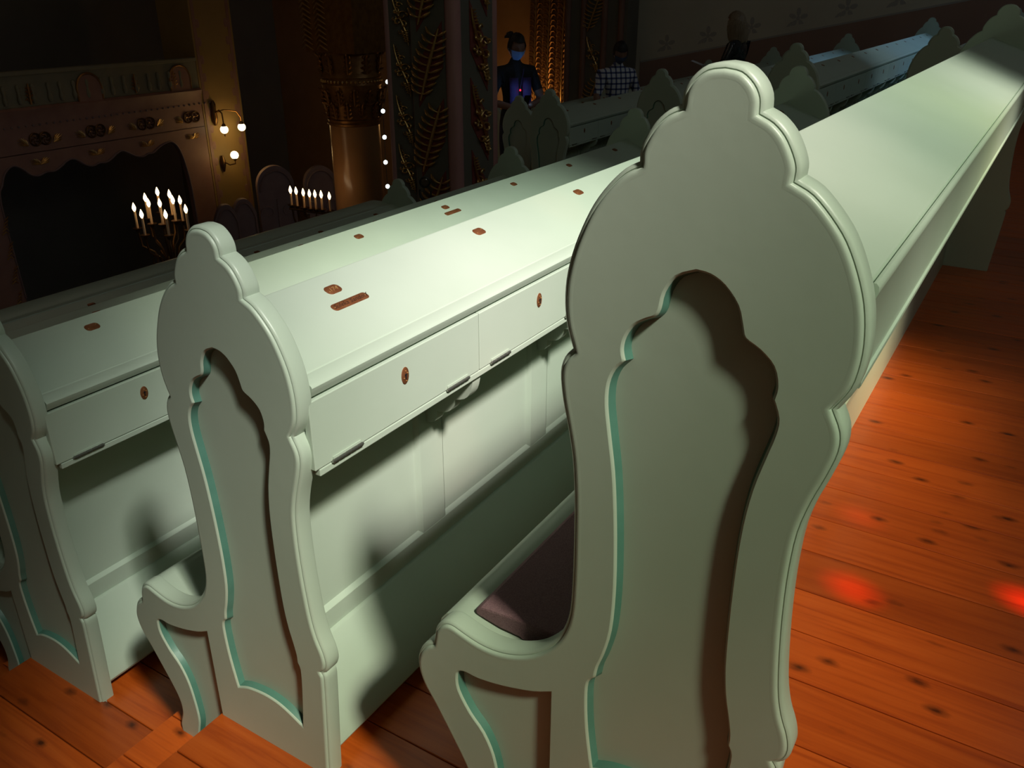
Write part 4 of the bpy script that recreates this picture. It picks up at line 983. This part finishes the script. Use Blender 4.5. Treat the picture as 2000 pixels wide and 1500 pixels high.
def mask_mesh():
    mb = MB(); vs = []; n, m = 13, 9
    for j in range(m):
        z = .004-.105*j/(m-1)
        for k in range(n):
            a = -1.15+2.3*k/(n-1); bul = .016*math.exp(-(a/.45)**2)*math.sin(PI*min(1, .15+j/(m-1)*.75))
            zz = z/.118; rr = math.sqrt(max(.05, 1-min(.93, zz*zz))); rx = .096*(1+.10*min(0, zz)); ry = .076*(1+.28*min(0, zz))
            vs.append(((rx*rr+.010+bul)*math.cos(a), (ry*rr+.007)*math.sin(a), z-.004*abs(a)))
    mb.add(vs, [(j*n+k, j*n+k+1, (j+1)*n+k+1, (j+1)*n+k) for j in range(m-1) for k in range(n-1)])
    for s in (-1, 1):
        for zz in (-.01, -.07): mb.tube([(.055, s*.070, zz), (.02, s*.080, zz*.6), (-.005, s*.088, -.005)], .002, 5)
    return mb
to_cam = lambda p: math.atan2(-.48-p[1], -.91-p[0])
# man in black with a bun, blue mask and a phone
pp = (7.36, 4.60, -.71); ph = to_cam(pp)
r1, HR, HC, s = person(pp, ph+.32, 1.86, [((.05, .27, 1.13), (.27, .06, 1.10), (.4, -.9, .05)), ((.05, -.27, 1.13), (.27, -.07, 1.08), (.5, .8, .05))], .32, .12, [SKIN_D, BLACKCLOTH, DENIM, BLACKM], (.62,), 'person in a black T-shirt with hair bun and pale blue mask, looking down at phone')
hm = hair_cap(.55, -.25, 1.12, seed=3, rough=.010); rnd = random.Random(2)
for i in range(26):
    a = rnd.uniform(0, 6.28); e = rnd.uniform(-.5, 1.2); d = Vector((math.cos(a)*math.cos(e), math.sin(a)*math.cos(e), math.sin(e)))
    c = Vector((-.075, -.045, .085)); hm.tube([c, c+d*.040, c+d*.060+Vector((0, 0, -.014))], [.020, .017, .004], 5)
on_head(r1, 'hair', hm, HAIRD, HR, HC, s)
on_head(r1, 'face_mask', mask_mesh(), MASKB, HR, HC, s)
for yv, w in ((.075, .045), (-.06, .045)):
    mb = MB(); mb.add([(.135-.0*k, yv+dy, 1.36-.08*k) for k in range(6) for dy in (-w, w)], [(2*k, 2*k+1, 2*k+3, 2*k+2) for k in range(5)])
    mb.v = [(.118+.02*math.sin(PI*min(1, (1.40-z)/.40))+.012, y, z) for x, y, z in mb.v]
    sol = mb.build('scarf_panel', PURPLE, r1, smooth=60, recalc=False); sol.scale = (s, s, s); md = sol.modifiers.new('t', 'SOLIDIFY'); md.thickness = .012
ly = MB().tube([(.12, .05, 1.44), (.150, .02, 1.32), (.160, .0, 1.25)], .004, 5).build('lanyard', PURPLE, r1); ly.scale = (s, s, s)
rb = MB().ball((.168, .0, 1.245), .010, 8, 6).build('badge_light', REDLED, ly, smooth=60)
fw = Matrix.Rotation(ph+.32, 3, 'Z') @ Vector((.36, 0, 0))*s
phone = MB().box(-.035, .035, -.004, .004, -.07, .07).build('phone', [BLACKM], None, bevel=.003, loc=(pp[0]+fw.x, pp[1]+fw.y, pp[2]+1.17*s))
fd = Vector((math.cos(ph+.32), math.sin(ph+.32), 0)); yy = (fd*-.75+Vector((0, 0, .66))).normalized(); zz = (fd*.66+Vector((0, 0, .75))).normalized(); xx = yy.cross(zz)
phone.rotation_euler = Matrix((xx, yy, zz)).transposed().to_euler()
scn = MB().box(-.031, .031, .0042, .0052, -.064, .064).build('phone_screen', SCREEN, phone)
tag(phone, 'small lit phone held in the hands of the person in black', 'phone')
# man in the checked shirt
p2 = (7.88, 3.645, -.53); a2 = to_cam(p2)
r2_, HR, HC, s = person(p2, a2+.42, 1.62, [((.02, .27, 1.14), (.20, .20, .97), (.9, -.3, -.3)), ((.04, -.27, 1.13), (.22, -.16, .99), (.8, .4, -.3))], .45, -.15, [SKIN_D, PLAID, DENIM, BLACKM], (.80,), 'standing person in a white and navy checked shirt with a dark mask, head bowed')
on_head(r2_, 'hair', hair_cap(.45, -.1, 1.07, seed=5), HAIRD, HR, HC, s)
on_head(r2_, 'face_mask', mask_mesh(), MASKD, HR, HC, s)
# fair haired person seen from behind
p3 = (8.97, 2.725, -.33); a3 = to_cam(p3)
r3, HR, HC, s = person(p3, a3-1.95, 1.68, [((.08, .26, 1.14), (.30, .17, 1.10), (.9, -.2, .1)), ((.06, -.27, 1.14), (.30, -.10, 1.12), (.9, .2, .1))], .2, -.05, [SKIN, SHINY, DENIM, BLACKM], (1.85,), 'standing fair haired person in a shiny black jacket, seen from behind holding a booklet')
hb = hair_cap(.55, -1.1, 1.16, seed=9, rough=.008)
rnd = random.Random(4)
for i in range(46):
    a = 1.0+(2*PI-2.0)*i/45; x, y = .104*math.cos(a), .088*math.sin(a)
    hb.tube([(x*.9, y*.9, .05), (x*1.12, y*1.12, -.04), (x*1.10, y*1.10, -.13), (x*.98, y*.98, -.19-rnd.uniform(0, .02))], [.014, .017, .015, .006], 5)
on_head(r3, 'hair', hb, HAIRB, HR, HC, s)
fw = Matrix.Rotation(a3-1.95, 3, 'Z') @ Vector((.44, .03, 0))*s
bk = MB().prism([(-.10, .0), (-.05, .018), (0, .004), (.05, .018), (.10, .0), (.05, .012), (0, -.003), (-.05, .012)], -.07, .07, 'x').build('booklet', PAPER, None, smooth=40, loc=(p3[0]+fw.x, p3[1]+fw.y, p3[2]+1.19*s))
bk.rotation_euler = (.2, -.3, a3-1.95); tag(bk, 'open white booklet in the hands of the fair haired person', 'book')
